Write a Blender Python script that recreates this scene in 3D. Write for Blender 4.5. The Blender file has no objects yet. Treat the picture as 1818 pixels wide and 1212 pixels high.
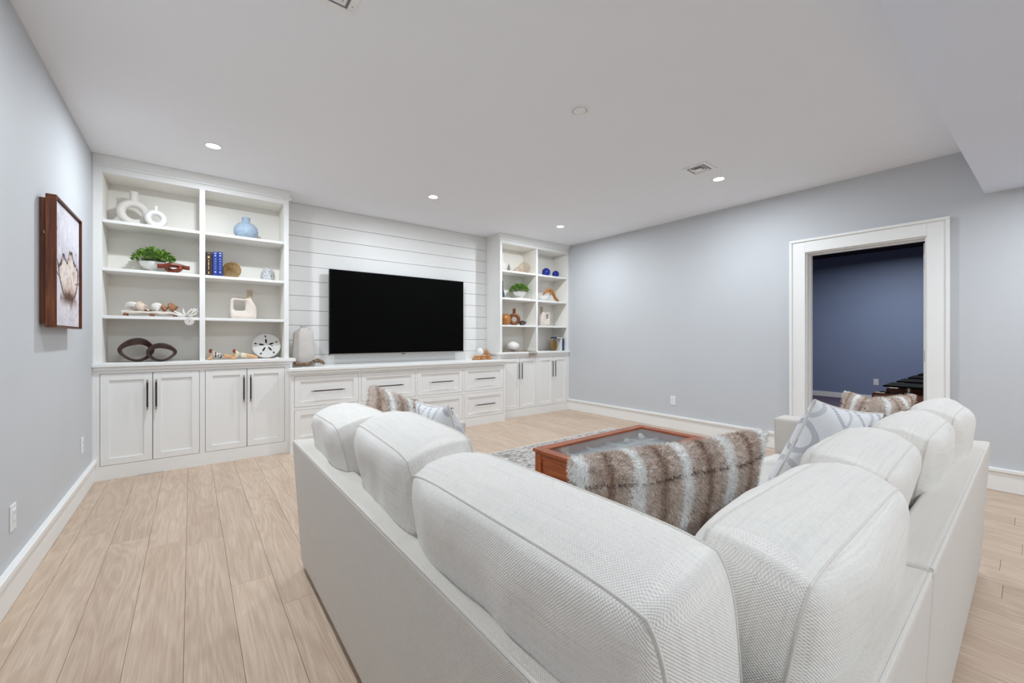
import bpy, bmesh, math, random
import numpy as np
from mathutils import Vector, Matrix, noise
random.seed(7)
PI = math.pi
SC = bpy.context.scene
COL = SC.collection

# ------------------------------------------------------------------ camera
FPX = 728.0                      # focal length in pixels of the 1818 px frame
CAM_H = 1.206
cd = bpy.data.cameras.new('camera')
cd.sensor_fit = 'HORIZONTAL'; cd.sensor_width = 36.0
cd.lens = 36.0 * FPX / 1818.0
cd.shift_y = (599.0 - 606.0) / 1818.0
cd.clip_start = 0.02
cam = bpy.data.objects.new('camera', cd); COL.objects.link(cam)
cam.location = (0, 0, CAM_H)
cam.rotation_euler = (PI/2, 0, -math.atan2(570, 728))
SC.camera = cam

# ------------------------------------------------------------------ world, exposure, light settings
w = bpy.data.worlds.new('world'); SC.world = w; w.use_nodes = True
w.node_tree.nodes['Background'].inputs[0].default_value = (0.75, 0.82, 0.95, 1)
w.node_tree.nodes['Background'].inputs[1].default_value = 0.3
SC.view_settings.view_transform = 'Standard'
SC.view_settings.look = 'None'
SC.view_settings.gamma = 1.0
SC.view_settings.use_curve_mapping = False
SC.view_settings.exposure = 0.15
LAMP_W = 19.0                    # watts of each recessed downlight
LAMP_COL = (0.85, 0.93, 1.0)
THEATER_W = 48.0

ROOM_X0, ROOM_X1, ROOM_Y0, ROOM_Y1, ROOM_H = -0.648, 5.01, -3.2, 5.225, 2.74

# ------------------------------------------------------------------ materials
def lin(c):
    return tuple(((x/255.0)/12.92 if x/255.0 <= 0.04045 else ((x/255.0+0.055)/1.055)**2.4) for x in c) + (1.0,)

def newmat(name):
    m = bpy.data.materials.new(name); m.use_nodes = True
    nt = m.node_tree; b = nt.nodes['Principled BSDF']
    return m, nt, b

def node(nt, typ, **kw):
    n = nt.nodes.new(typ)
    for k, v in kw.items(): setattr(n, k, v)
    return n

def math_n(nt, op, a, b=None, c=None):
    n = nt.nodes.new('ShaderNodeMath'); n.operation = op
    for i, x in enumerate((a, b, c)):
        if x is None: continue
        if isinstance(x, (int, float)): n.inputs[i].default_value = x
        else: nt.links.new(x, n.inputs[i])
    return n.outputs[0]

def ramp(nt, fac, stops):
    r = nt.nodes.new('ShaderNodeValToRGB')
    while len(r.color_ramp.elements) < len(stops): r.color_ramp.elements.new(0.5)
    for e, (p, c) in zip(r.color_ramp.elements, stops):
        e.position = p; e.color = c
    nt.links.new(fac, r.inputs[0])
    return r.outputs[0]

def noise_n(nt, vec, scale, detail=3.0, rough=0.55, dist=0.0):
    n = nt.nodes.new('ShaderNodeTexNoise')
    n.inputs['Scale'].default_value = scale; n.inputs['Detail'].default_value = detail
    n.inputs['Roughness'].default_value = rough; n.inputs['Distortion'].default_value = dist
    if vec is not None: nt.links.new(vec, n.inputs['Vector'])
    return n.outputs['Fac']

def mapping(nt, vec, scale=(1, 1, 1), loc=(0, 0, 0)):
    n = nt.nodes.new('ShaderNodeMapping')
    n.inputs['Scale'].default_value = scale; n.inputs['Location'].default_value = loc
    nt.links.new(vec, n.inputs['Vector']); return n.outputs[0]

def bump_n(nt, b, h, strength, dist):
    n = nt.nodes.new('ShaderNodeBump')
    n.inputs['Strength'].default_value = strength; n.inputs['Distance'].default_value = dist
    nt.links.new(h, n.inputs['Height']); nt.links.new(n.outputs[0], b.inputs['Normal'])

def plain(name, c, rough=0.5, metal=0.0, var=0.0, vscale=20.0, bump=0.0, bscale=60.0, spec=0.5):
    m, nt, b = newmat(name)
    b.inputs['Roughness'].default_value = rough; b.inputs['Metallic'].default_value = metal
    b.inputs['Specular IOR Level'].default_value = spec
    tc = nt.nodes.new('ShaderNodeTexCoord')
    base = lin(c)
    if var > 0:
        lo = tuple(max(0, x*(1-var)) for x in base[:3]) + (1,)
        hi = tuple(min(1, x*(1+var)) for x in base[:3]) + (1,)
        f = noise_n(nt, tc.outputs['Object'], vscale)
        nt.links.new(ramp(nt, f, [(0.3, lo), (0.7, hi)]), b.inputs['Base Color'])
    else:
        b.inputs['Base Color'].default_value = base
    if bump > 0:
        bump_n(nt, b, noise_n(nt, tc.outputs['Object'], bscale), bump, 0.002)
    return m

M = {}
M['wall'] = plain('wall paint pale blue grey', (206, 208, 211), 0.7, var=0.015, vscale=1.5, bump=0.04, bscale=220, spec=0.3)
M['ceil'] = plain('ceiling paint', (247, 247, 250), 0.85, var=0.01, vscale=1.0, bump=0.03, bscale=200, spec=0.2)
M['soffit'] = plain('soffit paint cool white', (234, 240, 252), 0.8, var=0.01, vscale=1.0, spec=0.2)
M['trim'] = plain('trim paint white', (246, 245, 242), 0.42, var=0.01, vscale=3)
M['cab'] = plain('cabinet paint white', (244, 243, 240), 0.42, var=0.01, vscale=3)
M['cab_in'] = plain('bookcase interior white with warm bounce tint', (248, 244, 236), 0.5, var=0.01, vscale=3)  # warm light bounced off the floor is tinted into this white
M['duct'] = plain('grey duct', (138, 138, 140), 0.8, var=0.1)
M['matte_black'] = plain('matte black', (9, 9, 10), 0.8, var=0.05, spec=0.1)
M['dark'] = plain('dark gap', (30, 28, 26), 0.9)
M['black'] = plain('black plastic', (14, 14, 15), 0.45, var=0.05)
M['nickel'] = plain('brushed nickel', (190, 184, 176), 0.32, metal=1.0, var=0.04)
M['pull'] = plain('dark bronze pull', (52, 34, 28), 0.38, metal=0.35, var=0.1, vscale=40)
M['plate'] = plain('switch plate plastic', (238, 239, 240), 0.45, var=0.01)
M['theater'] = plain('theater wall blue paint', (134, 148, 178), 0.6, var=0.02, vscale=2)
M['theater_ceil'] = plain('theater ceiling black paint', (24, 24, 30), 0.9, var=0.05)
M['carpet'] = plain('purple carpet', (92, 80, 100), 0.95, var=0.2, vscale=90, bump=0.5, bscale=300)
M['leather'] = plain('brown leather', (122, 72, 44), 0.45, var=0.18, vscale=14, bump=0.15, bscale=120)
M['cream_cer'] = plain('cream ceramic', (232, 226, 218), 0.55, var=0.03, vscale=10, bump=0.05)
M['white_cer'] = plain('white ceramic', (238, 236, 232), 0.4, var=0.02)
M['blue_cer'] = plain('pale blue speckled glaze', (166, 184, 202), 0.6, var=0.16, vscale=60, bump=0.2, bscale=120)
M['knotwood'] = plain('red brown carved wood', (120, 48, 26), 0.3, var=0.3, vscale=18)
M['orangewood'] = plain('amber turned wood', (178, 116, 54), 0.4, var=0.25, vscale=16)
M['brownwood'] = plain('brown turned wood', (136, 80, 44), 0.42, var=0.25, vscale=16)
M['darkwood'] = plain('dark walnut shell', (62, 42, 36), 0.35, var=0.35, vscale=22, bump=0.2, bscale=60)
M['driftwood'] = plain('bleached driftwood', (224, 212, 200), 0.8, var=0.12, vscale=30, bump=0.3, bscale=90)
M['rope'] = plain('natural rope', (138, 116, 92), 0.9, var=0.3, vscale=60, bump=0.4, bscale=150)
M['tan'] = plain('tan clay', (198, 178, 152), 0.7, var=0.08, vscale=20)
M['blush'] = plain('pale blush clay', (232, 220, 208), 0.65, var=0.04, vscale=12, bump=0.08)
M['coil'] = plain('woven brown fibre', (150, 116, 66), 0.75, var=0.25, vscale=50, bump=0.3, bscale=120)
M['bk_brown'] = plain('dark brown book cloth', (48, 22, 18), 0.5, var=0.1)
M['bk_blue'] = plain('royal blue book cloth', (26, 54, 138), 0.45, var=0.08)
M['bk_navy'] = plain('navy book cloth', (30, 58, 112), 0.45, var=0.08)
M['bk_white'] = plain('white book cloth', (236, 234, 228), 0.6, var=0.02)
M['gold'] = plain('gold lettering', (214, 186, 120), 0.35, metal=0.6)
M['silver'] = plain('pale lettering', (196, 208, 232), 0.5)
M['paper'] = plain('book pages', (232, 226, 210), 0.8, var=0.03)
M['shell'] = plain('sea shell', (226, 206, 188), 0.5, var=0.2, vscale=40, bump=0.2, bscale=90)
M['shell_w'] = plain('white sea shell', (236, 232, 226), 0.5, var=0.08, vscale=40, bump=0.2, bscale=90)
M['shell_b'] = plain('brown sea shell', (168, 118, 84), 0.5, var=0.25, vscale=40, bump=0.2, bscale=90)
M['coral'] = plain('amber coral beads', (206, 148, 92), 0.5, var=0.25, vscale=50)
M['vaseclay'] = plain('greyed stoneware', (205, 198, 192), 0.75, var=0.05, vscale=14, bump=0.15, bscale=120)
M['leaf'] = plain('green leaf', (112, 152, 56), 0.5, var=0.65, vscale=60)
M['stem'] = plain('plant stem', (70, 84, 40), 0.7, var=0.2)
M['liner'] = plain('grey linen tray lining', (186, 187, 190), 0.8, var=0.05, vscale=40)
M['greyglass'] = plain('smoky blue glass', (74, 86, 100), 0.15, var=0.1)
M['greystone'] = plain('grey stone', (140, 136, 132), 0.7, var=0.3, vscale=40)

def weave_mat(name, c, period=0.0052, slub=0.10, bumpd=0.0016, strength=0.75):
    m, nt, b = newmat(name)
    b.inputs['Roughness'].default_value = 0.92
    b.inputs['Specular IOR Level'].default_value = 0.2
    b.inputs['Sheen Weight'].default_value = 0.15
    uv = nt.nodes.new('ShaderNodeUVMap').outputs[0]
    s = nt.nodes.new('ShaderNodeSeparateXYZ'); nt.links.new(uv, s.inputs[0])
    k = 2*PI/period
    jit = math_n(nt, 'MULTIPLY', noise_n(nt, uv, 60.0, 2.0), 3.0)
    a = math_n(nt, 'SINE', math_n(nt, 'MULTIPLY_ADD', s.outputs[0], k, jit))
    d = math_n(nt, 'SINE', math_n(nt, 'MULTIPLY_ADD', s.outputs[1], k, jit))
    h = math_n(nt, 'MULTIPLY', a, d)
    bump_n(nt, b, h, strength, bumpd)
    st = noise_n(nt, mapping(nt, uv, (4, 150, 1)), 1.0, 3.0, 0.6)
    st2 = noise_n(nt, mapping(nt, uv, (130, 5, 1)), 1.0, 3.0, 0.6)
    f = math_n(nt, 'ADD', math_n(nt, 'MULTIPLY', st, 0.65), math_n(nt, 'MULTIPLY', st2, 0.35))
    f = math_n(nt, 'MULTIPLY_ADD', h, 0.10, f)
    base = lin(c)
    lo = tuple(x*(1-slub*1.6) for x in base[:3]) + (1,)
    hi = tuple(min(1, x*(1+slub*0.5)) for x in base[:3]) + (1,)
    nt.links.new(ramp(nt, f, [(0.24, lo), (0.47, base), (0.72, hi)]), b.inputs['Base Color'])
    return m
M['linen'] = weave_mat('off white woven linen', (249, 245, 239), 0.0056, 0.085, 0.0014, 0.6)
M['linen_body'] = weave_mat('off white sofa upholstery', (231, 225, 217), 0.0044, 0.05, 0.0010, 0.6)
M['pipe'] = plain('piping cord linen', (226, 221, 214), 0.9, var=0.03, vscale=200, bump=0.3, bscale=400)

def ogee_mat():
    m, nt, b = newmat('white cotton with grey ogee lines')
    b.inputs['Roughness'].default_value = 0.9
    uv = nt.nodes.new('ShaderNodeUVMap').outputs[0]
    s = nt.nodes.new('ShaderNodeSeparateXYZ'); nt.links.new(uv, s.inputs[0])
    wv = math_n(nt, 'MULTIPLY', math_n(nt, 'SINE', math_n(nt, 'MULTIPLY', s.outputs[1], 2*PI/0.34)), 0.36)
    def band(sign):
        a = math_n(nt, 'MULTIPLY_ADD', s.outputs[0], 1/0.19, math_n(nt, 'MULTIPLY', wv, sign))
        fr = math_n(nt, 'ABSOLUTE', math_n(nt, 'SUBTRACT', math_n(nt, 'FRACT', a), 0.5))
        return math_n(nt, 'LESS_THAN', fr, 0.075)
    on = math_n(nt, 'MAXIMUM', band(1.0), math_n(nt, 'MULTIPLY', band(-1.0), 0.75))
    hatch = math_n(nt, 'MULTIPLY_ADD', math_n(nt, 'SINE', math_n(nt, 'MULTIPLY', s.outputs[1], 2*PI/0.007)), 0.3, 0.62)
    fac = math_n(nt, 'MULTIPLY', on, hatch)
    nt.links.new(ramp(nt, fac, [(0.0, lin((238, 238, 240))), (1.0, lin((168, 170, 180)))]), b.inputs['Base Color'])
    bump_n(nt, b, noise_n(nt, uv, 300.0), 0.2, 0.001)
    return m
M['ogee'] = ogee_mat()

def attr_mat(name, rough=0.9, spec=0.2, sheen=0.0):
    m, nt, b = newmat(name)
    a = nt.nodes.new('ShaderNodeAttribute'); a.attribute_name = 'Col'
    nt.links.new(a.outputs['Color'], b.inputs['Base Color'])
    b.inputs['Roughness'].default_value = rough
    b.inputs['Specular IOR Level'].default_value = spec
    b.inputs['Sheen Weight'].default_value = sheen
    return m
M['fur'] = attr_mat('striped faux fur', 0.8, 0.15, 0.2)
M['print'] = attr_mat('printed canvas', 0.7, 0.3)
M['painted'] = attr_mat('hand painted wood', 0.5, 0.4)

def oak_mat():
    m, nt, b = newmat('pale oak plank')
    tc = nt.nodes.new('ShaderNodeTexCoord'); oi = nt.nodes.new('ShaderNodeObjectInfo')
    off = math_n(nt, 'MULTIPLY', oi.outputs['Random'], 73.0)
    cx = nt.nodes.new('ShaderNodeCombineXYZ'); nt.links.new(off, cx.inputs[0]); nt.links.new(off, cx.inputs[1]); nt.links.new(off, cx.inputs[2])
    va = nt.nodes.new('ShaderNodeVectorMath'); va.operation = 'ADD'
    nt.links.new(tc.outputs['Object'], va.inputs[0]); nt.links.new(cx.outputs[0], va.inputs[1])
    v = va.outputs[0]
    field = noise_n(nt, mapping(nt, v, (6.5, 0.8, 1)), 1.0, 2.5, 0.45, 0.35)
    rings = math_n(nt, 'SINE', math_n(nt, 'MULTIPLY', field, 80.0))
    fine = noise_n(nt, mapping(nt, v, (160, 5, 1)), 1.0, 4.0, 0.65)
    broad = noise_n(nt, mapping(nt, v, (9, 0.9, 1)), 1.0, 2.0)
    rings = math_n(nt, 'MULTIPLY', rings, noise_n(nt, mapping(nt, v, (30, 4, 1)), 1.0, 3.0, 0.7))
    f = math_n(nt, 'MULTIPLY_ADD', rings, 0.10, math_n(nt, 'MULTIPLY', fine, 0.55))
    f = math_n(nt, 'MULTIPLY_ADD', broad, 0.35, f)
    col = ramp(nt, f, [(0.28, lin((184, 159, 138))), (0.47, lin((202, 179, 158))), (0.68, lin((221, 201, 182)))])
    mx = nt.nodes.new('ShaderNodeHueSaturation')
    nt.links.new(col, mx.inputs['Color'])
    nt.links.new(math_n(nt, 'MULTIPLY_ADD', oi.outputs['Random'], 0.09, 0.955), mx.inputs['Value'])
    nt.links.new(mx.outputs[0], b.inputs['Base Color'])
    b.inputs['Roughness'].default_value = 0.42
    b.inputs['Specular IOR Level'].default_value = 0.35
    bump_n(nt, b, fine, 0.12, 0.001)
    return m
M['oak'] = oak_mat()

def cherry_mat(name, axis, dark, mid, hi, rough=0.3):
    m, nt, b = newmat(name)
    tc = nt.nodes.new('ShaderNodeTexCoord')
    sc = [60, 60, 60]; sc[axis] = 4
    f = noise_n(nt, mapping(nt, tc.outputs['Object'], tuple(sc)), 1.0, 3.0, 0.6, 0.3)
    nt.links.new(ramp(nt, f, [(0.3, lin(dark)), (0.5, lin(mid)), (0.7, lin(hi))]), b.inputs['Base Color'])
    b.inputs['Roughness'].default_value = rough
    bump_n(nt, b, f, 0.05, 0.001)
    return m
M['cherry'] = cherry_mat('cherry wood', 0, (128, 54, 20), (162, 78, 32), (184, 104, 54))
M['cherry_y'] = cherry_mat('cherry wood across', 1, (128, 54, 20), (162, 78, 32), (184, 104, 54))
M['frame_wood'] = cherry_mat('walnut frame wood', 2, (74, 36, 20), (108, 56, 30), (136, 78, 44), 0.4)

def rug_mat():
    m, nt, b = newmat('mottled grey rug')
    tc = nt.nodes.new('ShaderNodeTexCoord'); v = tc.outputs['Object']
    a = noise_n(nt, mapping(nt, v, (1, 1, 1)), 9.0, 4.0, 0.7, 0.6)
    d = noise_n(nt, mapping(nt, v, (18, 45, 1)), 1.0, 3.0, 0.7)
    f = math_n(nt, 'ADD', math_n(nt, 'MULTIPLY', a, 0.45), math_n(nt, 'MULTIPLY', d, 0.55))
    nt.links.new(ramp(nt, f, [(0.36, lin((96, 94, 96))), (0.46, lin((160, 154, 150))), (0.55, lin((206, 200, 194))), (0.7, lin((222, 218, 212)))]), b.inputs['Base Color'])
    b.inputs['Roughness'].default_value = 0.95
    bump_n(nt, b, noise_n(nt, v, 260.0), 0.6, 0.004)
    return m
M['rug'] = rug_mat()

def glass_mat(name, tint=(1, 1, 1, 1), refl=1.0, rough=0.02):
    m, nt, b = newmat(name); nt.nodes.remove(b)
    out = nt.nodes['Material Output']
    t = nt.nodes.new('ShaderNodeBsdfTransparent'); t.inputs[0].default_value = tint
    g = nt.nodes.new('ShaderNodeBsdfGlossy'); g.inputs['Roughness'].default_value = rough
    fr = nt.nodes.new('ShaderNodeFresnel'); geo = nt.nodes.new('ShaderNodeNewGeometry')
    nt.links.new(math_n(nt, 'MULTIPLY_ADD', geo.outputs['Backfacing'], -0.8333, 1.5), fr.inputs[0])
    mx = nt.nodes.new('ShaderNodeMixShader')
    nt.links.new(math_n(nt, 'MULTIPLY', fr.outputs[0], refl), mx.inputs[0])
    nt.links.new(t.outputs[0], mx.inputs[1]); nt.links.new(g.outputs[0], mx.inputs[2])
    nt.links.new(mx.outputs[0], out.inputs[0])
    return m
M['glass'] = glass_mat('clear table glass', (0.93, 0.95, 0.95, 1))
M['bubble'] = glass_mat('thin iridescent glass', (0.93, 0.86, 0.80, 1), 1.6)

def screen_mat():
    m, nt, b = newmat('television screen')
    b.inputs['Base Color'].default_value = (0.002, 0.002, 0.002, 1)
    b.inputs['Roughness'].default_value = 0.35
    b.inputs['Specular IOR Level'].default_value = 0.04
    return m
M['screen'] = screen_mat()

def voronoi_mat(name, c1, c2, scale, rough=0.4, thr=(0.25, 0.45)):
    m, nt, b = newmat(name)
    tc = nt.nodes.new('ShaderNodeTexCoord')
    vn = nt.nodes.new('ShaderNodeTexVoronoi'); vn.inputs['Scale'].default_value = scale
    nt.links.new(tc.outputs['Object'], vn.inputs['Vector'])
    nt.links.new(ramp(nt, vn.outputs['Distance'], [(thr[0], lin(c1)), (thr[1], lin(c2))]), b.inputs['Base Color'])
    b.inputs['Roughness'].default_value = rough
    bump_n(nt, b, vn.outputs['Distance'], 0.3, 0.002)
    return m
M['speckle'] = voronoi_mat('grey white speckled ceramic', (70, 76, 92), (214, 214, 214), 110, 0.6, (0.3, 0.5))
M['bluebead'] = voronoi_mat('cobalt glass bead', (60, 100, 216), (14, 30, 130), 55, 0.12, (0.15, 0.5))

def lamp_mat(strength):
    m, nt, b = newmat('lit downlight lens')
    b.inputs['Base Color'].default_value = (1, 1, 1, 1)
    b.inputs['Emission Color'].default_value = (1.0, 0.97, 0.92, 1)
    b.inputs['Emission Strength'].default_value = strength
    return m
M['lens'] = lamp_mat(14.0)

# ------------------------------------------------------------------ geometry kit
class G:
    def __init__(s):
        s.v = []; s.f = []; s.m = []; s.uv = []
    def add(s, vs, fs, m=0, uvs=None):
        o = len(s.v); s.v += [tuple(p) for p in vs]
        for i, f in enumerate(fs):
            s.f.append(tuple(o+k for k in f)); s.m.append(m); s.uv.append(uvs[i] if uvs else None)
        return s
    def box(s, x0, x1, y0, y1, z0, z1, m=0):
        vs = [(x0, y0, z0), (x1, y0, z0), (x1, y1, z0), (x0, y1, z0), (x0, y0, z1), (x1, y0, z1), (x1, y1, z1), (x0, y1, z1)]
        return s.add(vs, [(0, 3, 2, 1), (4, 5, 6, 7), (0, 1, 5, 4), (1, 2, 6, 5), (2, 3, 7, 6), (3, 0, 4, 7)], m)
    def hexa(s, lo, hi, m=0):          # two quads of four points
        return s.add(list(lo)+list(hi), [(0, 3, 2, 1), (4, 5, 6, 7), (0, 1, 5, 4), (1, 2, 6, 5), (2, 3, 7, 6), (3, 0, 4, 7)], m)
    def prism(s, poly, z0, z1, m=0):
        n = len(poly)
        vs = [(x, y, z0) for x, y in poly] + [(x, y, z1) for x, y in poly]
        fs = [tuple(range(n-1, -1, -1)), tuple(range(n, 2*n))] + [(i, (i+1) % n, n+(i+1) % n, n+i) for i in range(n)]
        return s.add(vs, fs, m)
    def lathe(s, prof, n=24, c=(0, 0, 0), m=0):
        vs = []; fs = []
        for r, z in prof:
            for i in range(n):
                a = 2*PI*i/n; vs.append((c[0]+r*math.cos(a), c[1]+r*math.sin(a), c[2]+z))
        k = len(prof)
        for j in range(k-1):
            for i in range(n):
                fs.append((j*n+i, j*n+(i+1) % n, (j+1)*n+(i+1) % n, (j+1)*n+i))
        if prof[0][0] > 1e-6: fs.append(tuple(range(n-1, -1, -1)))
        if prof[-1][0] > 1e-6: fs.append(tuple((k-1)*n+i for i in range(n)))
        return s.add(vs, fs, m)
    def tube(s, pts, r, n=8, m=0, closed=False):
        pts = [Vector(p) for p in pts]; N = len(pts)
        rr = r if isinstance(r, (list, tuple)) else [r]*N
        vs = []; fs = []; prev = None
        for i, p in enumerate(pts):
            if closed: t = pts[(i+1) % N]-pts[i-1]
            else: t = pts[min(i+1, N-1)]-pts[max(i-1, 0)]
            t = t.normalized() if t.length > 1e-9 else Vector((0, 0, 1))
            if prev is None:
                a = Vector((0, 0, 1)) if abs(t.z) < 0.9 else Vector((1, 0, 0))
                u = t.cross(a).normalized()
            else:
                u = (prev - t*prev.dot(t))
                u = u.normalized() if u.length > 1e-6 else t.orthogonal().normalized()
            prev = u; w_ = t.cross(u)
            for k in range(n):
                a = 2*PI*k/n; vs.append(p+(u*math.cos(a)+w_*math.sin(a))*rr[i])
        L = N if closed else N-1
        for i in range(L):
            for k in range(n):
                a0 = i*n+k; a1 = i*n+(k+1) % n; b0 = ((i+1) % N)*n+k; b1 = ((i+1) % N)*n+(k+1) % n
                fs.append((a0, a1, b1, b0))
        if not closed:
            fs.append(tuple(range(n-1, -1, -1))); fs.append(tuple((N-1)*n+k for k in range(n)))
        return s.add(vs, fs, m)
    def ball(s, c, rx, ry=None, rz=None, n=16, k=10, m=0):
        ry = ry or rx; rz = rz or rx
        vs = [(c[0], c[1], c[2]-rz)]; fs = []
        for j in range(1, k):
            t = -PI/2+PI*j/k
            for i in range(n):
                a = 2*PI*i/n
                vs.append((c[0]+rx*math.cos(t)*math.cos(a), c[1]+ry*math.cos(t)*math.sin(a), c[2]+rz*math.sin(t)))
        vs.append((c[0], c[1], c[2]+rz)); last = len(vs)-1
        for i in range(n):
            fs.append((0, 1+(i+1) % n, 1+i)); fs.append((last, last-n+i, last-n+(i+1) % n))
        for j in range(k-2):
            for i in range(n):
                a = 1+j*n+i; b = 1+j*n+(i+1) % n
                fs.append((a, b, b+n, a+n))
        return s.add(vs, fs, m)
    def xf(s, mat, start=0):
        for i in range(start, len(s.v)): s.v[i] = tuple(mat @ Vector(s.v[i]))
        return s

WORLD = {}
def meshof(name, g, mats, smooth=False, sharp=35, boxuv=False, recalc=True):
    me = bpy.data.meshes.new(name)
    me.from_pydata(g.v, [], g.f)
    for k in (mats if isinstance(mats, (list, tuple)) else [mats]):
        me.materials.append(M[k] if isinstance(k, str) else k)
    if any(g.m): me.polygons.foreach_set('material_index', g.m)
    if any(u is not None for u in g.uv):
        lay = me.uv_layers.new(name='UVMap'); i = 0
        for p, u in zip(me.polygons, g.uv):
            for k in range(p.loop_total):
                lay.data[p.loop_start+k].uv = u[k] if u else (0, 0)
    if recalc:
        bm = bmesh.new(); bm.from_mesh(me)
        bmesh.ops.recalc_face_normals(bm, faces=bm.faces); bm.to_mesh(me); bm.free()
    if boxuv:
        lay = me.uv_layers.new(name='UVMap')
        for p in me.polygons:
            n = p.normal; ax = max(range(3), key=lambda q: abs(n[q]))
            ia, ib = [(1, 2), (0, 2), (0, 1)][ax]
            for li in p.loop_indices:
                co = me.vertices[me.loops[li].vertex_index].co
                lay.data[li].uv = (co[ia], co[ib])
    if smooth:
        me.polygons.foreach_set('use_smooth', [True]*len(me.polygons))
        if sharp < 180: me.set_sharp_from_angle(angle=math.radians(sharp))
    me.update()
    return me

def put(name, g, mats, parent=None, smooth=False, bevel=0.0, seg=1, sharp=35, boxuv=False, recalc=True, label=None, cat=None, group=None, kind=None):
    """world-space geometry -> one mesh object whose origin sits at its own base centre"""
    a = np.array(g.v); lo = a.min(0); hi = a.max(0)
    o = Vector(((lo[0]+hi[0])/2, (lo[1]+hi[1])/2, lo[2]))
    if not boxuv:
        g2 = g; g2.v = [(p[0]-o.x, p[1]-o.y, p[2]-o.z) for p in g.v]
        me = meshof(name, g2, mats, smooth, sharp, False, recalc)
    else:
        me = meshof(name, g, mats, smooth, sharp, True, recalc)
        me.transform(Matrix.Translation(-o))
    ob = bpy.data.objects.new(name, me); COL.objects.link(ob)
    WORLD[ob.name] = o
    if parent is not None:
        ob.parent = parent; ob.location = o - WORLD[parent.name]
    else: ob.location = o
    if bevel > 0:
        b = ob.modifiers.new('bevel', 'BEVEL'); b.width = bevel; b.segments = seg; b.limit_method = 'ANGLE'; b.angle_limit = math.radians(40)
        if seg > 1: me.polygons.foreach_set('use_smooth', [True]*len(me.polygons)); b.harden_normals = True
    tag(ob, label, cat, group, kind)
    return ob

def tag(o, label=None, cat=None, group=None, kind=None):
    if label: o['label'] = label
    if cat: o['category'] = cat
    if group: o['group'] = group
    if kind: o['kind'] = kind
    return o

def thing(name, label, cat, loc, group=None, kind=None):
    o = bpy.data.objects.new(name, None); COL.objects.link(o); o.empty_display_size = 0.1
    o.location = loc; WORLD[o.name] = Vector(loc)
    return tag(o, label, cat, group, kind)

def struct(name, g, mats, parent=None, **kw):
    return put(name, g, mats, parent, kind=None if parent else 'structure', **kw)

# ================================================================== THE ROOM
X0, X1, Y0, Y1, H = ROOM_X0, ROOM_X1, ROOM_Y0, ROOM_Y1, ROOM_H
struct('wall_left', G().box(X0-0.15, X0, Y0, Y1+0.15, 0, H), 'wall')
struct('wall_front', G().box(X0, X1, Y0-0.15, Y0, 0, H), 'wall')
wb = struct('wall_back', G().box(X0, X1, Y1, Y1+0.15, 0, H), 'cab')
# right wall with the doorway cut out
DY0, DY1, DZ = 0.572, 1.475, 2.09
WT = 0.16
g = G().box(X1, X1+WT, Y0, DY0, 0, H).box(X1, X1+WT, DY1, Y1+0.15, 0, H).box(X1, X1+WT, DY0, DY1, DZ, H)
struct('wall_right', g, 'wall')
ce = struct('ceiling', G().box(X0-0.15, X1+WT, Y0-0.15, Y1+0.15, H, H+0.15), 'ceil')
put('soffit', G().prism([(X0, Y0), (X1, Y0), (X1, 0.251), (X0, 0.402)], 2.357, H, 0), 'soffit', ce)

# floor: one dark sub-floor and every plank
fl = struct('floor', G().box(X0-0.15, X1+WT, Y0-0.15, Y1+0.15, -0.12, -0.009), 'brownwood')
PW = 0.1745; PX0 = -0.0215; PL = 1.524
known = {-3: 3.55, -2: 3.32, -1: 3.13, 0: 3.03, 1: 2.40, 2: 2.10, 19: 0.116, 24: 0.084}
plank_mesh = {}
def plank(xa, xb, ya, yb):
    key = (round(xb-xa, 3), round(yb-ya, 3))
    if key not in plank_mesh:
        hx, hy = (xb-xa)/2-0.0005, (yb-ya)/2-0.0005; e = 0.0009
        gg = G().hexa([(-hx, -hy, -0.010), (hx, -hy, -0.010), (hx, hy, -0.010), (-hx, hy, -0.010)], [(-hx, -hy, -e), (hx, -hy, -e), (hx, hy, -e), (-hx, hy, -e)])
        gg.add([(-hx+e, -hy+e, 0), (hx-e, -hy+e, 0), (hx-e, hy-e, 0), (-hx+e, hy-e, 0)], [(0, 1, 2, 3)])
        gg.f.pop(1); gg.m.pop(); gg.uv.pop()
        gg.f += [(4, 5, 9, 8), (5, 6, 10, 9), (6, 7, 11, 10), (7, 4, 8, 11)]; gg.m += [0]*4; gg.uv += [None]*4
        plank_mesh[key] = meshof('plank', gg, 'oak')
    o = bpy.data.objects.new('plank', plank_mesh[key]); COL.objects.link(o)
    o.parent = fl; o.location = Vector(((xa+xb)/2, (ya+yb)/2, 0)) - WORLD[fl.name]
rp = random.Random(3)
for k in range(-4, 30):
    xa, xb = max(PX0+k*PW, X0), min(PX0+(k+1)*PW, X1)
    if xb-xa < 0.01: continue
    j = known.get(k, rp.uniform(0, PL))
    lo_y, hi_y = (-1.6, 4.86)
    j -= math.ceil((j-lo_y)/PL)*PL
    y = j
    while y < hi_y:
        ya, yb = max(y, lo_y), min(y+PL, hi_y)
        if yb-ya > 0.03: plank(xa, xb, ya, yb)
        y += PL
put('plank_rest', G().box(X0, X1, Y0, -1.6, -0.009, 0), 'oak', fl, label='oak planks out of view behind the viewer')

# shiplap boards of the back wall
z = 2.5365; edges = [2.74]
while z > 0.86: edges.append(z); z -= 0.1700
edges.append(0.84)
for a, b in zip(edges[:-1], edges[1:]):
    put('shiplap_board', G().box(0.80, 3.59, 5.203, 5.2245, b+0.002, a-0.002), 'cab', wb, bevel=0.0015)

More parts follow.
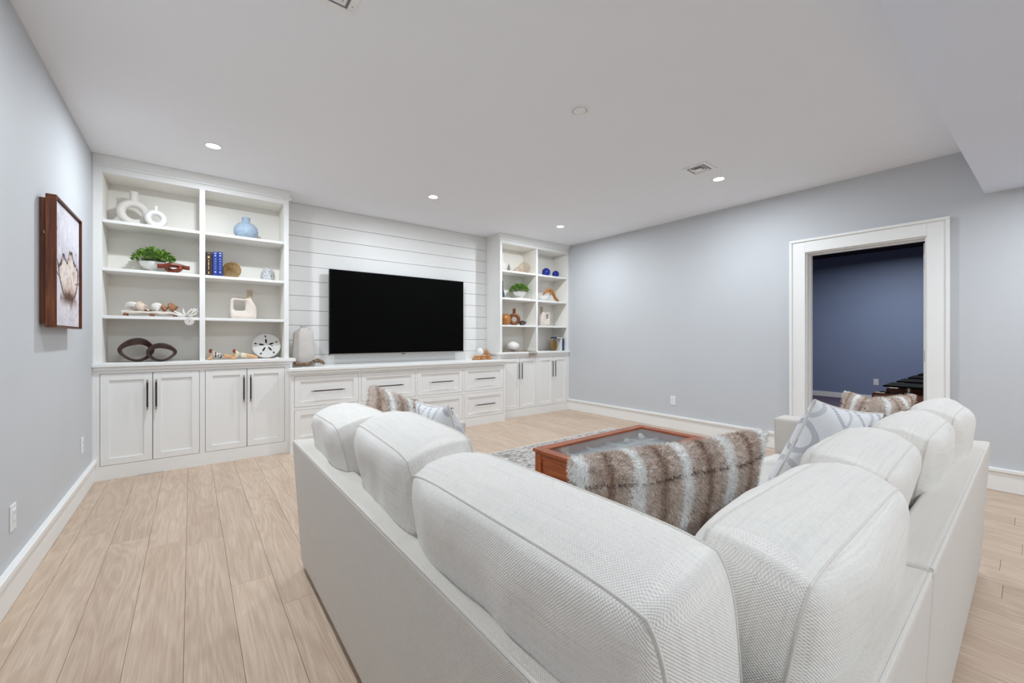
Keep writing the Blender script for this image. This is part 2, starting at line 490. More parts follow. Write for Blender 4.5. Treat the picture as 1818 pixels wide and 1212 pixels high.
# baseboards (board with a projecting cap)
def baseboard(name, side, a, b):
    g = G()
    if side == 'L': g.box(X0, X0+0.016, a, b, 0, 0.152).box(X0, X0+0.030, a, b, 0.152, 0.182)
    if side == 'R': g.box(X1-0.016, X1, a, b, 0, 0.152).box(X1-0.030, X1, a, b, 0.152, 0.182)
    if side == 'F': g.box(a, b, Y0, Y0+0.016, 0, 0.152).box(a, b, Y0, Y0+0.030, 0.152, 0.182)
    return struct(name, g, 'trim', bevel=0.004)
baseboard('baseboard_left', 'L', Y0, 4.85)
bR = thing('baseboard_right', None, None, (X1, 2, 0), kind='structure')
for a, b in ((1.604, 4.85), (Y0, 0.442)):
    put('baseboard_run', G().box(X1-0.016, X1, a, b, 0, 0.152).box(X1-0.030, X1, a, b, 0.152, 0.182), 'trim', bR, bevel=0.004)
baseboard('baseboard_front', 'F', X0, X1)

# doorway: casing, jamb, open door leaf with hinges
dr = thing('door_1', None, None, (X1, (DY0+DY1)/2, 0), kind='structure')
cx0, cx1 = X1-0.022, X1
g = G().box(cx0, cx1, DY1-0.008, 1.604, 0, 2.216).box(cx0, cx1, 0.442, DY0+0.008, 0, 2.216).box(cx0, cx1, DY0+0.008, DY1-0.008, DZ-0.008, 2.216)
put('casing', g, 'trim', dr, bevel=0.003)
g = G().box(cx0-0.014, cx0-0.0002, 1.580, 1.606, 0, 2.194).box(cx0-0.014, cx0-0.0002, 0.440, 0.466, 0, 2.194).box(cx0-0.014, cx0-0.0002, 0.440, 1.606, 2.194, 2.220)
put('back_band', g, 'trim', dr, bevel=0.004)
g = G().box(X1, X1+WT+0.01, DY1-0.02, DY1-0.001, 0, DZ).box(X1, X1+WT+0.01, DY0+0.001, DY0+0.02, 0, DZ).box(X1, X1+WT+0.01, DY0+0.02, DY1-0.02, DZ-0.02, DZ-0.001)
put('jamb', g, 'trim', dr, bevel=0.002)
g = G().box(X1+0.06, X1+0.10, DY1-0.034, DY1-0.02, 0, DZ-0.02).box(X1+0.06, X1+0.10, DY0+0.02, DY1-0.034, DZ-0.034, DZ-0.02)
put('door_stop', g, 'trim', dr, bevel=0.002)
lf = put('door_leaf', G().box(X1+WT+0.014, X1+WT+0.85, 0.582, 0.622, 0.012, 2.055), 'trim', dr, bevel=0.002)
for zz in (0.25, 1.04, 1.87):
    put('hinge', G().box(X1+WT+0.0095, X1+WT+0.0145, 0.596, 0.612, zz-0.05, zz+0.05).tube([(X1+WT+0.008, 0.61, zz-0.05), (X1+WT+0.008, 0.61, zz+0.05)], 0.005, 8), 'nickel', lf)

# ---- theatre room beyond the doorway
TX = 10.25; TH = 2.83
struct('wall_far', G().box(TX, TX+0.15, -1.6, 4.6, 0, TH), 'theater')
struct('wall_theater_near', G().box(X1+WT, TX, -1.75, -1.6, 0, TH), 'theater')
struct('wall_theater_back', G().box(X1+WT, TX, 4.6, 4.75, 0, TH), 'theater')
struct('floor', G().box(X1+WT, TX+0.15, -1.75, 4.75, -0.12, 0.0), 'carpet')
struct('ceiling', G().box(X1+WT, TX+0.15, -1.75, 4.75, TH, TH+0.12), 'theater_ceil')
struct('baseboard_far', G().box(TX-0.018, TX, -1.6, 4.6, 0, 0.10), 'trim', bevel=0.004)

# ================================================================== LIGHTS
def downlight(x, y, z, label, power=LAMP_W, col=LAMP_COL, group='recessed downlights', size=178):
    t = thing('recessed_downlight', label, 'ceiling light', (x, y, z), group)
    prof = [(0.044, 0.001), (0.046, -0.003), (0.056, -0.006), (0.062, -0.004), (0.063, 0.0)]
    put('trim_ring', G().lathe([(r, zz) for r, zz in prof], 28, (x, y, z)), 'trim', t, smooth=True, sharp=60)
    put('lens', G().lathe([(0.0005, -0.0045), (0.03, -0.004), (0.045, -0.002)], 28, (x, y, z)), 'lens', t, smooth=True)
    ld = bpy.data.lights.new('bulb', 'AREA'); ld.shape = 'DISK'; ld.size = 0.085; ld.energy = power; ld.color = col
    ld.spread = math.radians(size)
    lo = bpy.data.objects.new('bulb', ld); COL.objects.link(lo); lo.parent = t; lo.location = (0, 0, -0.0075)
    return t
downlight(0.14, 4.06, H, 'recessed downlight in the ceiling above the left bookcase')
downlight(2.08, 4.05, H, 'recessed downlight in the ceiling in front of the television')
downlight(4.02, 4.05, H, 'recessed downlight in the ceiling before the right bookcase')
downlight(4.02, 1.89, H, 'recessed downlight beside the small ceiling vent nearest the doorway')
downlight(0.14, 1.89, H, 'recessed downlight over the walkway by the left wall')
downlight(0.7, -1.3, 2.357, 'recessed downlight in the soffit behind the sofa corner', LAMP_W*1.15)
downlight(2.6, -1.3, 2.357, 'recessed downlight in the soffit behind the sofa middle', LAMP_W*1.15)
downlight(4.2, -0.40, 2.357, 'recessed downlight in the soffit near the right wall', LAMP_W*0.75)
downlight(8.5, 1.45, TH, 'recessed downlight in the dark ceiling of the blue room', THEATER_W, (0.92, 0.95, 1.0), 'theatre downlights', 170)

# ---- ceiling vents and round cover
def vent(cx, cy, label):
    t = thing('ceiling_vent', label, 'vent', (cx, cy, H), 'square ceiling vents')
    h = 0.112
    g = G()
    for (a, b, c, d) in ((-h, h, -h, -h+0.032), (-h, h, h-0.032, h), (-h, -h+0.032, -h+0.032, h-0.032), (h-0.032, h, -h+0.032, h-0.032)):
        g.box(cx+a, cx+b, cy+c, cy+d, H-0.006, H)
    put('frame', g, 'trim', t, bevel=0.002)
    put('duct_opening', G().box(cx-h+0.032, cx+h-0.032, cy-h+0.032, cy+h-0.032, H-0.0015, H-0.0005), 'duct', t)
    for q, (r, zz) in enumerate(((0.066, 0.006), (0.048, 0.009), (0.030, 0.011))):
        g = G(); ri = r-0.013
        o = [(-r, -r), (r, -r), (r, r), (-r, r)]; i = [(-ri, -ri), (ri, -ri), (ri, ri), (-ri, ri)]
        if q < 2:
            vs = [(cx+a, cy+b, H-0.003) for a, b in i]+[(cx+a, cy+b, H-zz) for a, b in o]
            vs += [(a, b, c+0.0012) for a, b, c in vs]
            g.add(vs, [(k, (k+1) % 4, 4+(k+1) % 4, 4+k) for k in range(4)]+[(8+k, 12+k, 12+(k+1) % 4, 8+(k+1) % 4) for k in range(4)]+[(k, 8+k, 8+(k+1) % 4, (k+1) % 4) for k in range(4)]+[(4+k, 4+(k+1) % 4, 12+(k+1) % 4, 12+k) for k in range(4)])
        else: g.box(cx-r, cx+r, cy-r, cy+r, H-zz, H-zz+0.002)
        put('louver', g, 'trim', t)
    for sx, sy in ((1, 1), (1, -1), (-1, 1), (-1, -1)):
        put('screw', G().lathe([(0.004, -0.0075), (0.004, -0.006)], 8, (cx+sx*0.096, cy+sy*0.05, H)), 'nickel', t)
vent(3.64, 1.888, 'small square white ceiling vent beside the downlight near the doorway')
vent(0.493, 1.90, 'square white ceiling vent cut off by the upper edge of the photo')
t = thing('ceiling_cover', 'round white cover disc in the middle of the ceiling', 'ceiling cover', (2.07, 1.90, H))
put('ring', G().lathe([(0.050, 0), (0.050, -0.004), (0.062, -0.006), (0.066, -0.003), (0.066, 0)], 28, (2.07, 1.9, H)), 'trim', t, smooth=True)
put('disc', G().lathe([(0.0005, -0.010), (0.040, -0.009), (0.046, -0.005), (0.046, 0)], 28, (2.07, 1.9, H)), 'trim', t, smooth=True)

# ---- outlets and switch plates
def outlet(cx, cy, cz, side, label, w_=0.074, h_=0.118):
    t = thing('wall_outlet', label, 'outlet', (cx, cy, cz), 'white wall outlets')
    s = 1 if side == 'L' else -1
    def bx(a, b, c, d, e, f):
        x = sorted((cx+s*a, cx+s*b)); return G().box(x[0], x[1], cy+c, cy+d, cz+e, cz+f)
    put('cover_plate', bx(0, 0.006, -w_/2, w_/2, -h_/2, h_/2), 'plate', t, bevel=0.002)
    put('socket_face', bx(0.005, 0.0085, -w_/4, w_/4, -h_/3.2, h_/3.2), 'plate', t, bevel=0.001)
    for dz in (-0.02, 0.02):
        for dy in (-0.007, 0.007):
            put('slot', bx(0.0084, 0.0088, dy-0.001, dy+0.001, dz-0.005, dz+0.005), 'dark', t)
outlet(X0, 2.90, 0.381, 'L', 'white outlet on the left wall nearest the viewer')
outlet(X0, 4.43, 0.395, 'L', 'white outlet on the left wall beside the cabinet')
outlet(X1, 2.95, 0.378, 'R', 'white outlet low on the right wall above the baseboard')
outlet(TX, 1.87, 0.36, 'R', 'white outlet on the blue wall beyond the doorway')

# ================================================================== BUILT-IN CABINETS
YF = 4.85                 # front plane of the side units
YC = 4.75                 # front plane of the console
def pull(x, y, z, length, vertical, parent):
    g = G(); e = length/2
    d = (0, 0, 1) if vertical else (1, 0, 0)
    P = lambda k, yy: (x+d[0]*k, yy, z+d[2]*k)
    g.tube([P(-e+0.022, y-0.032), P(e-0.022, y-0.032)], 0.0065, 10, 0)
    for s in (-1, 1):
        g.tube([P(s*e, y-0.032), P(s*(e-0.024), y-0.032)], 0.0075, 10, 1)
        g.tube([P(s*(e-0.014), y-0.032), P(s*(e-0.014), y)], 0.005, 8, 1)
    put('handle', g, ['pull', 'nickel'], parent, smooth=True, label='dark bronze bar pull with pale metal ends')

def shaker(name, x0, x1, z0, z1, y, rail, parent, th=0.02):
    g = G()
    g.box(x0, x0+rail, y, y+th, z0, z1).box(x1-rail, x1, y, y+th, z0, z1)
    g.box(x0+rail, x1-rail, y, y+th, z0, z0+rail).box(x0+rail, x1-rail, y, y+th, z1-rail, z1)
    d = put(name, g, 'cab', parent, bevel=0.0012)
    put('panel', G().box(x0+rail-0.002, x1-rail+0.002, y+0.011, y+th-0.001, z0+rail-0.002, z1-rail+0.002), 'cab', d)
    return d

def base_unit(x0, x1, doors, mids, label):
    t = thing('base_cabinet', label, 'cabinet', ((x0+x1)/2, 5.02, 0), 'built-in base cabinets')
    z0, z1, top = 0.119, 0.898, 0.953
    g = G()
    dl, dr_ = doors[0][0]-0.003, doors[-1][1]+0.003
    g.box(x0, dl, YF, YF+0.022, 0, top).box(dr_, x1, YF, YF+0.022, 0, top)
    g.box(dl, dr_, YF, YF+0.022, 0, z0).box(dl, dr_, YF, YF+0.022, z1, top)
    g.box(mids[0], mids[1], YF, YF+0.022, z0, z1)
    put('face_frame', g, 'cab', t)
    put('carcass', G().box(x0, x1, YF+0.0225, 5.20, 0, top), 'dark', t)  # near-black colour stands in for shade inside the door gaps
    put('side_panel', G().box(x1-0.0005, x1+0.004, YF+0.004, 5.2, 0, top), 'cab', t)
    for i, (a, b, hx) in enumerate(doors):
        d = shaker('door', a, b, z0+0.003, z1-0.003, YF-0.001, 0.056, t)
        pull(hx, YF-0.001, 0.703, 0.265, True, d)
    return t
base_unit(X0, 0.812, [(-0.602, -0.271, -0.302), (-0.266, 0.062, -0.243), (0.108, 0.437, 0.412), (0.442, 0.771, 0.469)], (0.065, 0.105),
          'white four door base cabinet against the left wall')
base_unit(3.575, X1, [(3.615, 3.944, 3.914), (3.949, 4.276, 3.973), (4.322, 4.648, 4.618), (4.653, 4.970, 4.677)], (4.279, 4.319),
          'white four door base cabinet in the far right corner')
def lid(x0, x1, yf, z0, z1, label, ends):
    g = G().box(x0, x1, yf, 5.202, z0, z1)
    o = put('countertop', g, 'cab', None, bevel=0.004, label=label, cat='countertop')
    return o
lt = lid(X0, 0.872, 4.815, 0.955, 0.987, 'white countertop carrying the left bookcase', 0)
put('cove_moulding', G().box(X0, 0.845, 4.835, 4.849, 0.925, 0.955).box(0.813, 0.845, 4.849, 5.2, 0.887, 0.955), 'cab', lt, bevel=0.003)
lt = lid(3.515, X1, 4.815, 0.955, 0.987, 'white countertop carrying the right bookcase', 0)
put('cove_moulding', G().box(3.545, X1, 4.835, 4.849, 0.925, 0.955).box(3.545, 3.574, 4.849, 5.2, 0.887, 0.955), 'cab', lt, bevel=0.003)

# console with eight drawers
CX0, CX1 = 0.8175, 3.5705
t = thing('media_console', 'white low console with eight drawers under the television', 'cabinet', ((CX0+CX1)/2, 4.98, 0))
cols = [(0.849, 1.500), (1.533, 2.193), (2.222, 2.876), (2.906, 3.556)]
rows = [(0.478, 0.797), (0.115, 0.444)]
g = G()
xs = [CX0]+[q for c in cols for q in (c[0]-0.003, c[1]+0.003)]+[CX1+0.02]
for i in range(0, len(xs), 2): g.box(xs[i], xs[i+1], YC, YC+0.022, 0, 0.853)
for c in cols:
    for a, b in ((0, rows[1][0]-0.003), (rows[1][1]+0.003, rows[0][0]-0.003), (rows[0][1]+0.003, 0.853)):
        g.box(c[0]-0.003, c[1]+0.003, YC, YC+0.022, a, b)
put('face_frame', g, 'cab', t)
put('carcass', G().box(CX0, CX1, YC+0.0225, 5.20, 0, 0.853), 'dark', t)  # coloured dark so the gaps around the drawers look shaded
put('side_panel', G().box(CX1, CX1+0.02, YC+0.0225, 4.849, 0, 0.853), 'cab', t)
put('side_panel', G().box(CX0-0.006, CX0, YC, 4.849, 0, 0.853), 'cab', t)
for (a, b) in cols:
    for (c, d) in rows:
        dd = shaker('drawer', a, b, c, d, YC-0.001, 0.055, t)
        pull((a+b)/2, YC-0.001, (c+d)/2, 0.345, False, dd)
lt = put('countertop', G().box(0.786, 3.605, 4.712, 4.812, 0.855, 0.885).box(0.8135, 3.5735, 4.812, 5.203, 0.855, 0.885), 'cab', None, bevel=0.003, label='white countertop of the low console under the television', cat='countertop')
put('cove_moulding', G().box(0.802, 3.592, 4.728, 4.749, 0.822, 0.8545), 'cab', lt, bevel=0.003)

# open bookcases
def bookcase(x0, x1, xs, label):
    """xs = inner left, divider left, divider right, inner right"""
    a, b, c, d = xs
    t = thing('bookcase', label, 'bookcase', ((x0+x1)/2, 5.02, 0.988), 'built-in bookcases')
    zb, zt = 0.988, 2.602
    g = G().box(x0, a, YF, YF+0.02, zb, 2.652).box(d, x1, YF, YF+0.02, zb, 2.652).box(a, d, YF, YF+0.02, zt, 2.652).box(b, c, YF, YF+0.02, zb, zt)
    put('face_frame', g, 'cab', t, bevel=0.001)
    put('side_panel', G().box(x0, x0+0.02, YF+0.0205, 5.20, zb, H-0.002), 'cab', t)
    put('side_panel', G().box(x1-0.02, x1, YF+0.0205, 5.20, zb, H-0.002), 'cab', t)
    put('side_lining', G().box(x0+0.0205, a-0.001, YF+0.0205, 5.18, zb, zt), 'cab_in', t)
    put('side_lining', G().box(d+0.001, x1-0.0205, YF+0.0205, 5.18, zb, zt), 'cab_in', t)
    put('divider', G().box(b+0.001, c-0.001, YF+0.0205, 5.18, zb, zt), 'cab_in', t)
    put('back_panel', G().box(x0+0.0205, x1-0.0205, 5.1805, 5.20, zb, H-0.002), 'cab_in', t)
    put('top_panel', G().box(x0+0.0205, x1-0.0205, YF+0.0205, 5.18, zt+0.001, zt+0.02), 'cab_in', t)
    for z1 in (2.209, 1.800, 1.395):
        for p, q in ((a, b), (c, d)):
            put('shelf', G().box(p+0.0005, q-0.0005, YF+0.004, 5.1795, z1-0.026, z1), 'cab', t, bevel=0.0015)
    cr0 = x0 if x0 < 0 else x0-0.022
    cr1 = x1 if x1 > 5 else x1+0.022
    g = G().box(cr0, cr1, YF-0.012, YF+0.03, 2.652, 2.672).hexa([(x0, YF-0.008, 2.672), (x1, YF-0.008, 2.672), (x1, YF+0.03, 2.672), (x0, YF+0.03, 2.672)], [(cr0, YF-0.03, H-0.001), (cr1, YF-0.03, H-0.001), (cr1, YF+0.03, H-0.001), (cr0, YF+0.03, H-0.001)])
    put('crown_moulding', g, 'cab', t, bevel=0.002)
    return t
bookcase(X0+0.001, 0.812, (-0.590, 0.064, 0.106, 0.768), 'tall white open bookcase beside the left wall')
bookcase(3.575, X1-0.001, (3.614, 4.282, 4.318, 4.968), 'tall white open bookcase in the far right corner')

# ================================================================== TELEVISION
t = thing('television', 'large black flat screen television on the shiplap wall', 'television', (2.185, 5.1, 1.0))
TX0, TX1, TZ0, TZ1, TY = 1.274, 3.098, 0.998, 2.011, 5.095
put('housing', G().box(TX0, TX1, TY+0.004, TY+0.030, TZ0, TZ1).box(TX0+0.25, TX1-0.25, TY+0.030, TY+0.062, TZ0+0.12, TZ1-0.3), 'black', t, bevel=0.002)
put('screen', G().box(TX0+0.006, TX1-0.006, TY, TY+0.004, TZ0+0.020, TZ1-0.006), 'screen', t)
g = G().box(TX0, TX1, TY-0.001, TY+0.004, TZ1-0.006, TZ1).box(TX0, TX0+0.006, TY-0.001, TY+0.004, TZ0, TZ1-0.006).box(TX1-0.006, TX1, TY-0.001, TY+0.004, TZ0, TZ1-0.006)
put('bezel', g, 'black', t)
put('chin', G().box(TX0+0.006, TX1-0.006, TY-0.002, TY+0.004, TZ0, TZ0+0.014), 'nickel', t, label='thin silver strip along the lower edge')
put('sensor', G().box(2.16, 2.21, TY-0.004, TY+0.001, TZ0-0.006, TZ0+0.004), 'black', t)
put('wall_bracket', G().box(1.9, 2.5, TY+0.062, 5.2, 1.3, 1.65), 'black', t)

# ================================================================== PICTURE ON THE LEFT WALL
t = thing('framed_picture', 'shell painting in a deep walnut frame on the left wall', 'picture', (X0, 3.645, 1.262))
py0, py1, pz0, pz1, pxf = 3.31, 3.98, 1.262, 1.990, -0.580
g = G()
for (a, b, c, d) in ((py0, py1, pz0, pz0+0.008), (py0, py1, pz1-0.008, pz1), (py0, py0+0.008, pz0+0.008, pz1-0.008), (py1-0.008, py1, pz0+0.008, pz1-0.008)):
    g.box(pxf-0.042, pxf, a, b, c, d)
put('frame', g, 'frame_wood', t, bevel=0.001)
put('hanging_rail', G().box(X0+0.001, pxf-0.042, py0+0.02, py1-0.02, pz0+0.02, pz1-0.02), 'frame_wood', t)
put('hanger', G().tube([(pxf-0.046, py0+0.012, 1.79), (pxf-0.046, py0-0.004, 1.785), (pxf-0.046, py0+0.004, 1.772)], 0.0025, 6), 'nickel', t)
put('shadow_gap', G().box(pxf-0.040, pxf-0.014, py0+0.008, py1-0.008, pz0+0.008, pz1-0.008), 'dark', t)
# the painted canvas, colour per vertex
nu, nv = 110, 120
cy0, cy1, cz0, cz1 = py0+0.014, py1-0.014, pz0+0.014, pz1-0.014
vs = []; cols_ = []
def mixc(a, b, k): return tuple(a[i]*(1-k)+b[i]*k for i in range(3))
def sstep(a, b, x):
    k = min(1, max(0, (x-a)/(b-a))); return k*k*(3-2*k)
def paint(u, v):
    n1 = noise.noise(Vector((u*3, v*3, 1.0))); n2 = noise.noise(Vector((u*11, v*9, 4.0))); n3 = noise.noise(Vector((u*30, v*26, 2.0)))
    c = mixc((222, 218, 226), (196, 190, 202), sstep(-0.4, 0.6, n1))
    c = mixc(c, (206, 180, 172), 0.55*sstep(0.42, 0.1, v+0.15*n2)*sstep(-0.2, 0.5, n2+n3*0.4))
    c = mixc(c, (236, 236, 240), 0.6*sstep(0.1, 0.5, n2))
    c = mixc(c, (150, 148, 160), 0.8*sstep(0.46, 0.6, n3+0.25*n1))
    # tulip-shaped opened shell
    mid = 0.54+0.03*math.sin(v*5); k = (v-0.25)/0.38
    if -0.05 < k < 1.1:
        wdt = 0.16+0.31*math.sqrt(max(0, min(1, k)))-0.07*max(0, k-0.75)+0.02*n2
        d = abs(u-mid)/wdt+0.10*n2+0.05*n3
        top = (0.52+0.24*(u-0.2) if u < 0.70 else 0.64-0.55*(u-0.70))+0.05*n2+0.03*n3+0.025*math.sin(u*23)
        if d < 1 and v < top:
            c = mixc((228, 214, 204), (196, 168, 154), sstep(-0.3, 0.5, n2+0.4*n1))
            c = mixc(c, (236, 228, 224), 0.7*sstep(0.05, 0.5, n3+n1))
            c = mixc(c, (88, 62, 50), 0.9*sstep(0.36, 0.22, v+0.05*n2))
        edge = min(abs(d-1)*wdt, abs(v-top) if d < 1.05 else 9)
        if d < 1.12 and v < top+0.025:
            c = mixc(c, (70, 52, 50), 0.95*sstep(0.03+0.012*n3, 0.008, edge))
    if v < 0.29 and abs(u-0.56) < 0.34:
        c = mixc(c, (92, 62, 52), 0.8*sstep(0.12, 0.0, abs(v-0.235)+0.16*abs(u-0.56)+0.05*n2))
    if abs(v-0.40-0.12*(u-0.9)) < 0.008 and u > 0.82: c = (150, 110, 92)
    if abs(v-0.46+0.3*u) < 0.010 and u < 0.2: c = (120, 84, 66)
    return lin([max(0, min(255, q)) for q in c])
for j in range(nv+1):
    for i in range(nu+1):
        u, v = i/nu, j/nv
        vs.append((pxf-0.0135, cy0+(cy1-cy0)*u, cz0+(cz1-cz0)*v)); cols_.append(paint(u, v))
fs = [(j*(nu+1)+i, j*(nu+1)+i+1, (j+1)*(nu+1)+i+1, (j+1)*(nu+1)+i) for j in range(nv) for i in range(nu)]
cvs = put('canvas', G().add(vs, fs), 'print', t, recalc=False)
at = cvs.data.color_attributes.new('Col', 'FLOAT_COLOR', 'POINT')
at.data.foreach_set('color', np.array(cols_, dtype=np.float32).ravel())

# ================================================================== RUG
g = G()
RX0, RX1, RY0, RY1 = 1.42, 4.42, 1.12, 3.46
g.box(RX0, RX1, RY0, RY1, 0.0005, 0.009)
rg = put('area_rug', g, 'rug', None, bevel=0.003, label='mottled grey and ivory rug under the coffee table', cat='rug')
put('binding', G().box(RX0-0.012, RX1+0.012, RY1, RY1+0.012, 0.0005, 0.010).box(RX1, RX1+0.012, RY0, RY1, 0.0005, 0.010).box(RX0-0.012, RX0, RY0, RY1, 0.0005, 0.010), 'cream_cer', rg)

# ================================================================== COFFEE TABLE (display case)
tx0, tx1, ty0, ty1, tz = 1.842, 3.075, 1.545, 2.125, 0.45
t = thing('coffee_table', 'cherry wood coffee table with a glass display top', 'table', ((tx0+tx1)/2, (ty0+ty1)/2, 0.009))
fw = 0.072
for a in (ty0, ty1-fw): put('lid_rail', G().box(tx0, tx1, a, a+fw, tz-0.022, tz), 'cherry', t, bevel=0.003)
for a in (tx0, tx1-fw): put('lid_stile', G().box(a, a+fw, ty0+fw, ty1-fw, tz-0.022, tz), 'cherry_y', t, bevel=0.003)
put('glass_pane', G().box(tx0+fw-0.004, tx1-fw+0.004, ty0+fw-0.004, ty1-fw+0.004, tz-0.013, tz-0.008), 'glass', t)
ix0, ix1, iy0, iy1 = tx0+0.012, tx1-0.012, ty0+0.012, ty1-0.012
for a in (ix0, ix1-0.06):
    for b in (iy0, iy1-0.06):
        put('leg', G().box(a, a+0.06, b, b+0.06, 0.0096, tz-0.0225), 'cherry', t, bevel=0.003)
for a in (ix0, ix1-0.024):
    put('upper_rail', G().box(a+0.004, a+0.020, iy0+0.06, iy1-0.06, tz-0.062, tz-0.0225), 'cherry_y', t, bevel=0.002)
    put('lower_rail', G().box(a+0.004, a+0.020, iy0+0.06, iy1-0.06, 0.06, 0.11), 'cherry_y', t, bevel=0.002)
    put('end_panel', G().box(a+0.010, a+0.016, iy0+0.055, iy1-0.055, 0.10, tz-0.055), 'cherry_y', t)
for b in (iy0, iy1-0.024):
    put('upper_rail', G().box(ix0+0.06, ix1-0.06, b+0.004, b+0.020, tz-0.062, tz-0.0225), 'cherry', t, bevel=0.002)
    put('lower_rail', G().box(ix0+0.06, ix1-0.06, b+0.004, b+0.020, 0.06, 0.11), 'cherry', t, bevel=0.002)
    put('side_panel', G().box(ix0+0.055, ix1-0.055, b+0.010, b+0.016, 0.10, tz-0.055), 'cherry', t)
put('display_tray', G().box(ix0+0.022, ix1-0.022, iy0+0.022, iy1-0.022, 0.355, 0.365), 'liner', t)
for k in range(1, 5):
    xx = ix0+0.022+(ix1-ix0-0.044)*k/5
    put('tray_divider', G().box(xx-0.003, xx+0.003, iy0+0.022, iy1-0.022, 0.3655, 0.386), 'bk_white', t)
for k in range(1, 3):
    yy = iy0+0.022+(iy1-iy0-0.044)*k/3
    put('tray_divider', G().box(ix0+0.022, ix1-0.022, yy-0.003, yy+0.003, 0.3655, 0.3855), 'bk_white', t)
for xx in (2.20, 2.77):
    put('hinge', G().box(xx-0.022, xx+0.022, ty0+0.018, ty0+0.062, tz, tz+0.002).tube([(xx-0.022, ty0+0.04, tz+0.003), (xx+0.022, ty0+0.04, tz+0.003)], 0.003, 6), 'pull', t)
def spiral_shell(c, s, mat, label, rz=0.0, tilt=0.0):
    g = G(); pts = []; rr = []
    for i in range(60):
        a = i*0.35; k = i/59
        rad = s*0.36*(1-k)**1.2; pts.append((rad*math.cos(a), rad*math.sin(a), s*0.9*k)); rr.append(s*0.34*(1-k)**1.1+0.0008)
    g.tube(pts, rr, 8)
    g.xf(Matrix.Translation(c) @ Matrix.Rotation(rz, 4, 'Z') @ Matrix.Rotation(PI/2-0.15+tilt, 4, 'X'))
    zmin = min(v[2] for v in g.v); g.xf(Matrix.Translation((0, 0, c[2]-zmin)))
    return put('sea_shell', g, mat, None, smooth=True, label=label, cat='shell', group='display shells')
def fan_shell(c, s, mat, label, rz=0.0, lean=0.25, name='sea_shell', group='display shells'):
    g = G(); n = 22; rings = 5; vs = []; fs = []
    for side in (1, -1):
        for j in range(rings+1):
            for i in range(n+1):
                a = -1.15+2.3*i/n; r = s*j/rings*(1+0.03*math.cos(i*PI))
                h = s*0.30*math.sin(PI*min(1, j/rings))*0.9*(side if side > 0 else -0.1)+0.003*s*math.cos(i*PI)*j
                vs.append((r*math.sin(a), r*math.cos(a), h+0.001*side))
    w1 = (rings+1)*(n+1)
    for q in (0, w1):
        for j in range(rings):
            for i in range(n):
                a0 = q+j*(n+1)+i; fs.append((a0, a0+1, a0+n+2, a0+n+1))
    g.add(vs, fs)
    g.xf(Matrix.Translation(c) @ Matrix.Rotation(rz, 4, 'Z') @ Matrix.Rotation(lean, 4, 'X'))
    zmin = min(v[2] for v in g.v); g.xf(Matrix.Translation((0, 0, c[2]-zmin)))
    return put(name, g, mat, None, smooth=True, sharp=60, label=label, cat='shell', group=group)
fan_shell((2.24, 1.75, 0.366), 0.07, 'shell_w', 'white scallop shell under the table glass nearest the corner hinge', 0.6)
spiral_shell((2.60, 1.80, 0.366), 0.040, 'shell_w', 'small white whelk shell in the centre of the glass table', 1.2)
spiral_shell((2.90, 2.00, 0.366), 0.050, 'shell_w', 'large white spiky conch shell at the far end of the glass table', 0.4)
spiral_shell((2.72, 2.00, 0.366), 0.032, 'shell_w', 'small white snail shell beside the large conch under glass', 2.2)
fan_shell((2.93, 1.75, 0.366), 0.035, 'shell', 'tiny pale shell by the far hinge under the table glass', 2.0)

# ================================================================== SECTIONAL SOFA
SX0, SX1, SY0, SY1 = 0.415, 3.235, 0.142, 2.400     # outer top edges
SH = 0.675
sofa = thing('sectional_sofa', 'large off-white linen sectional sofa wrapping the coffee table', 'sofa', (1.82, 1.27, 0.0))
def slab(lo_rect, hi_rect, z0, z1):
    (a, b, c, d), (e, f, h, i) = lo_rect, hi_rect
    return G().hexa([(a, c, z0), (b, c, z0), (b, d, z0), (a, d, z0)], [(e, h, z1), (f, h, z1), (f, i, z1), (e, i, z1)])
JX = 1.335
def soft(name, g, parent, bev=0.018, sub=0):
    return put(name, g, 'linen_body', parent, bevel=bev, seg=4, boxuv=True)
DROP = 0.010                       # the back tops fall towards the cushions
soft('back_frame', G().hexa([(0.455, 0.18, 0.03), (0.545, 0.18, 0.03), (0.545, SY1-0.02, 0.03), (0.455, SY1-0.02, 0.03)], [(SX0, SY0+0.002, SH), (0.530, SY0+0.002, SH-DROP), (0.530, SY1, SH-DROP), (SX0, SY1, SH)]), sofa)
for xa, xb, xc in ((0.546, JX, 0.5305), (JX+0.005, 3.215, JX+0.005)):
    xt = JX if xb == JX else SX1
    soft('back_frame', G().hexa([(xa, 0.175, 0.03), (xb, 0.175, 0.03), (xb, 0.262, 0.03), (xa, 0.262, 0.03)], [(xc, SY0, SH), (xt, SY0, SH), (xt, 0.250, SH-DROP), (xc, 0.250, SH-DROP)]), sofa)
soft('arm', slab((0.546, 1.355, 2.225, SY1-0.02), (0.5305, 1.372, 2.215, SY1), 0.030, SH), sofa)
soft('arm', slab((3.06, 3.215, 0.263, 1.065), (3.05, SX1, 0.2505, 1.078), 0.030, SH), sofa)
soft('base_frame', G().box(0.548, 1.345, 0.265, 2.222, 0.035, 0.262), sofa, 0.012)
soft('base_frame', G().box(1.352, 3.055, 0.265, 1.05, 0.035, 0.262), sofa, 0.012)
